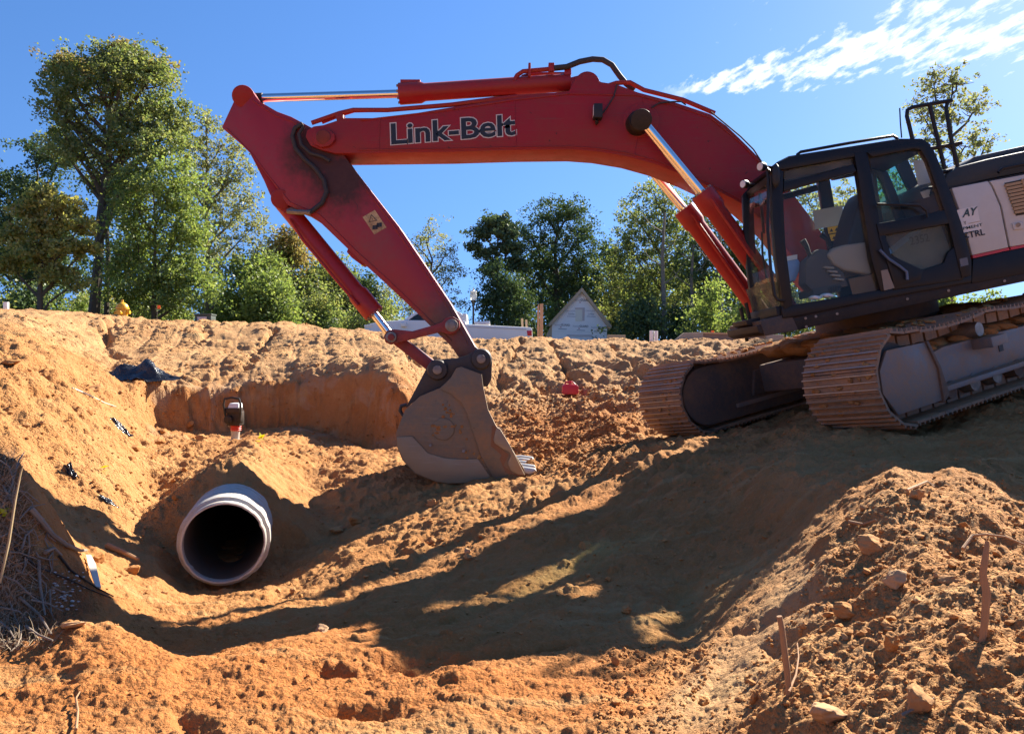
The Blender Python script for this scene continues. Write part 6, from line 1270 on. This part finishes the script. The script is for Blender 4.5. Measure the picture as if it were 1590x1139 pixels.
for px, py, w, sc, lab, mt in big: stone('boulder' if w > 40 else 'rock', RB[(px * 7) % 4], mt, px, py, w, sc, lab, 'boulder' if w > 40 else 'rock')
zones = [('clay_clod', 'loose reddish clod on the churned heap at right', 'clods on the right heap', 150, [(1385,750),(1300,800),(1265,870),(1230,940),(1180,1010),(1120,1139),(1590,1139),(1590,820),(1490,770)], (8, 22)),
 ('clay_clod', 'loose clod in the churned soil between bucket and far track', 'clods beside the bucket', 45, [(790,610),(970,620),(985,680),(850,735),(800,700)], (6, 15)),
 ('clay_clod', 'loose clod on the sunlit slope left of the pit', 'clods on the left slope', 45, [(0,540),(230,610),(330,690),(250,820),(140,790),(20,700)], (6, 15)),
 ('clay_clod', 'stone or clod lying in the shade of the machine below the bucket', 'clods in the shade of the machine', 50, [(560,960),(720,880),(960,750),(1180,730),(1200,830),(1060,960),(860,1000),(640,1005)], (5, 13)),
 ('clay_clod', 'small clod on the bench edge left of the shaded strip', 'clods along the bench edge', 30, [(480,910),(560,850),(800,760),(860,750),(760,830),(650,880),(520,930)], (6, 14))]
for nm, lab, grp, cnt, poly, (a, b) in zones:
    xs, ys = [p[0] for p in poly], [p[1] for p in poly]; k = 0
    while k < cnt:
        x, y = random.uniform(min(xs), max(xs)), random.uniform(min(ys), max(ys)); ins = False
        for i in range(len(poly)):
            (x1, y1), (x2, y2) = poly[i], poly[i - 1]
            if (y1 > y) != (y2 > y) and x < (x2 - x1) * (y - y1) / (y2 - y1) + x1: ins = not ins
        if not ins: continue
        k += 1; w = a + (b - a) * random.random() ** 2.5
        stone(nm, RM[k % 7], CLOD if random.random() < .75 else ROCK, x, y, w, (1, random.uniform(.7, 1.1), random.uniform(.55, .9)), lab, 'clod', grp, .3)
# crumbs of soil: far too many to count
V0 = [np.array([v.co[:] for v in rock_mesh('crumb', 120 + k, 1).vertices]) for k in range(5)]
bm = bmesh.new(); bmesh.ops.create_icosphere(bm, subdivisions=1, radius=1); F0 = np.array([[v.index for v in f.verts] for f in bm.faces]); bm.free()
cv, cf = [], []; rc = np.random.RandomState(17); nb_ = 0
def crumbs(n_, x0, x1, y0, y1, dens, a, b):
    global nb_
    for _ in range(n_):
        px, py = rc.uniform(x0, x1), rc.uniform(y0, y1)
        if not dens(px, py): continue
        h = hit(px, py)
        if h is None or h.y > 26: continue
        dd_ = h - PIPE_A; tt_ = dd_.dot(PIPE_DIR)
        if -.05 < tt_ < 6 and (dd_ - PIPE_DIR * tt_).length < .42: continue
        s = (a + (b - a) * rc.rand() ** 3) / 2 / F * h.y
        an = rc.uniform(0, 6.28); M3 = np.array([[math.cos(an), -math.sin(an), 0], [math.sin(an), math.cos(an), 0], [0, 0, 1]])
        v = (V0[rc.randint(5)] * np.array([1, rc.uniform(.7, 1), rc.uniform(.5, .9)])) @ M3.T * s + np.array(h) + np.array([0, 0, s * .25]); cv.append(v); cf.append(F0 + nb_ * len(v)); nb_ += 1
# patchy: loose soil gathers in drifts
def drift(sc, thr, seed): return lambda px, py: float(vnoise(np.array([px / sc]), np.array([py / sc * 1.8]), seed)[0]) + .22 * rc.rand() > thr
crumbs(6500, 1000, 1620, 740, 1150, lambda px, py: px > 1385 - (py - 745) * .72 - 20 and rc.rand() < .9, 2.5, 10)
crumbs(6000, -20, 1620, 560, 1150, drift(60, .02, 3), 2, 8); crumbs(3500, -20, 1240, 490, 720, drift(45, -.02, 9), 2, 6); crumbs(1600, 780, 990, 600, 740, lambda px, py: True, 2.5, 9); crumbs(900, 930, 1110, 1000, 1140, lambda px, py: px < 1130 - (py - 1000) * .6, 3, 11)
cm = fast_mesh('soil_crumbs', np.concatenate(cv), np.concatenate(cf), False); cm.materials.append(CLOD); co = bpy.data.objects.new('soil_crumbs', cm); COL.objects.link(co); tag(co, 'loose crumbs of clay scattered over the dirt', 'soil', kind='stuff')
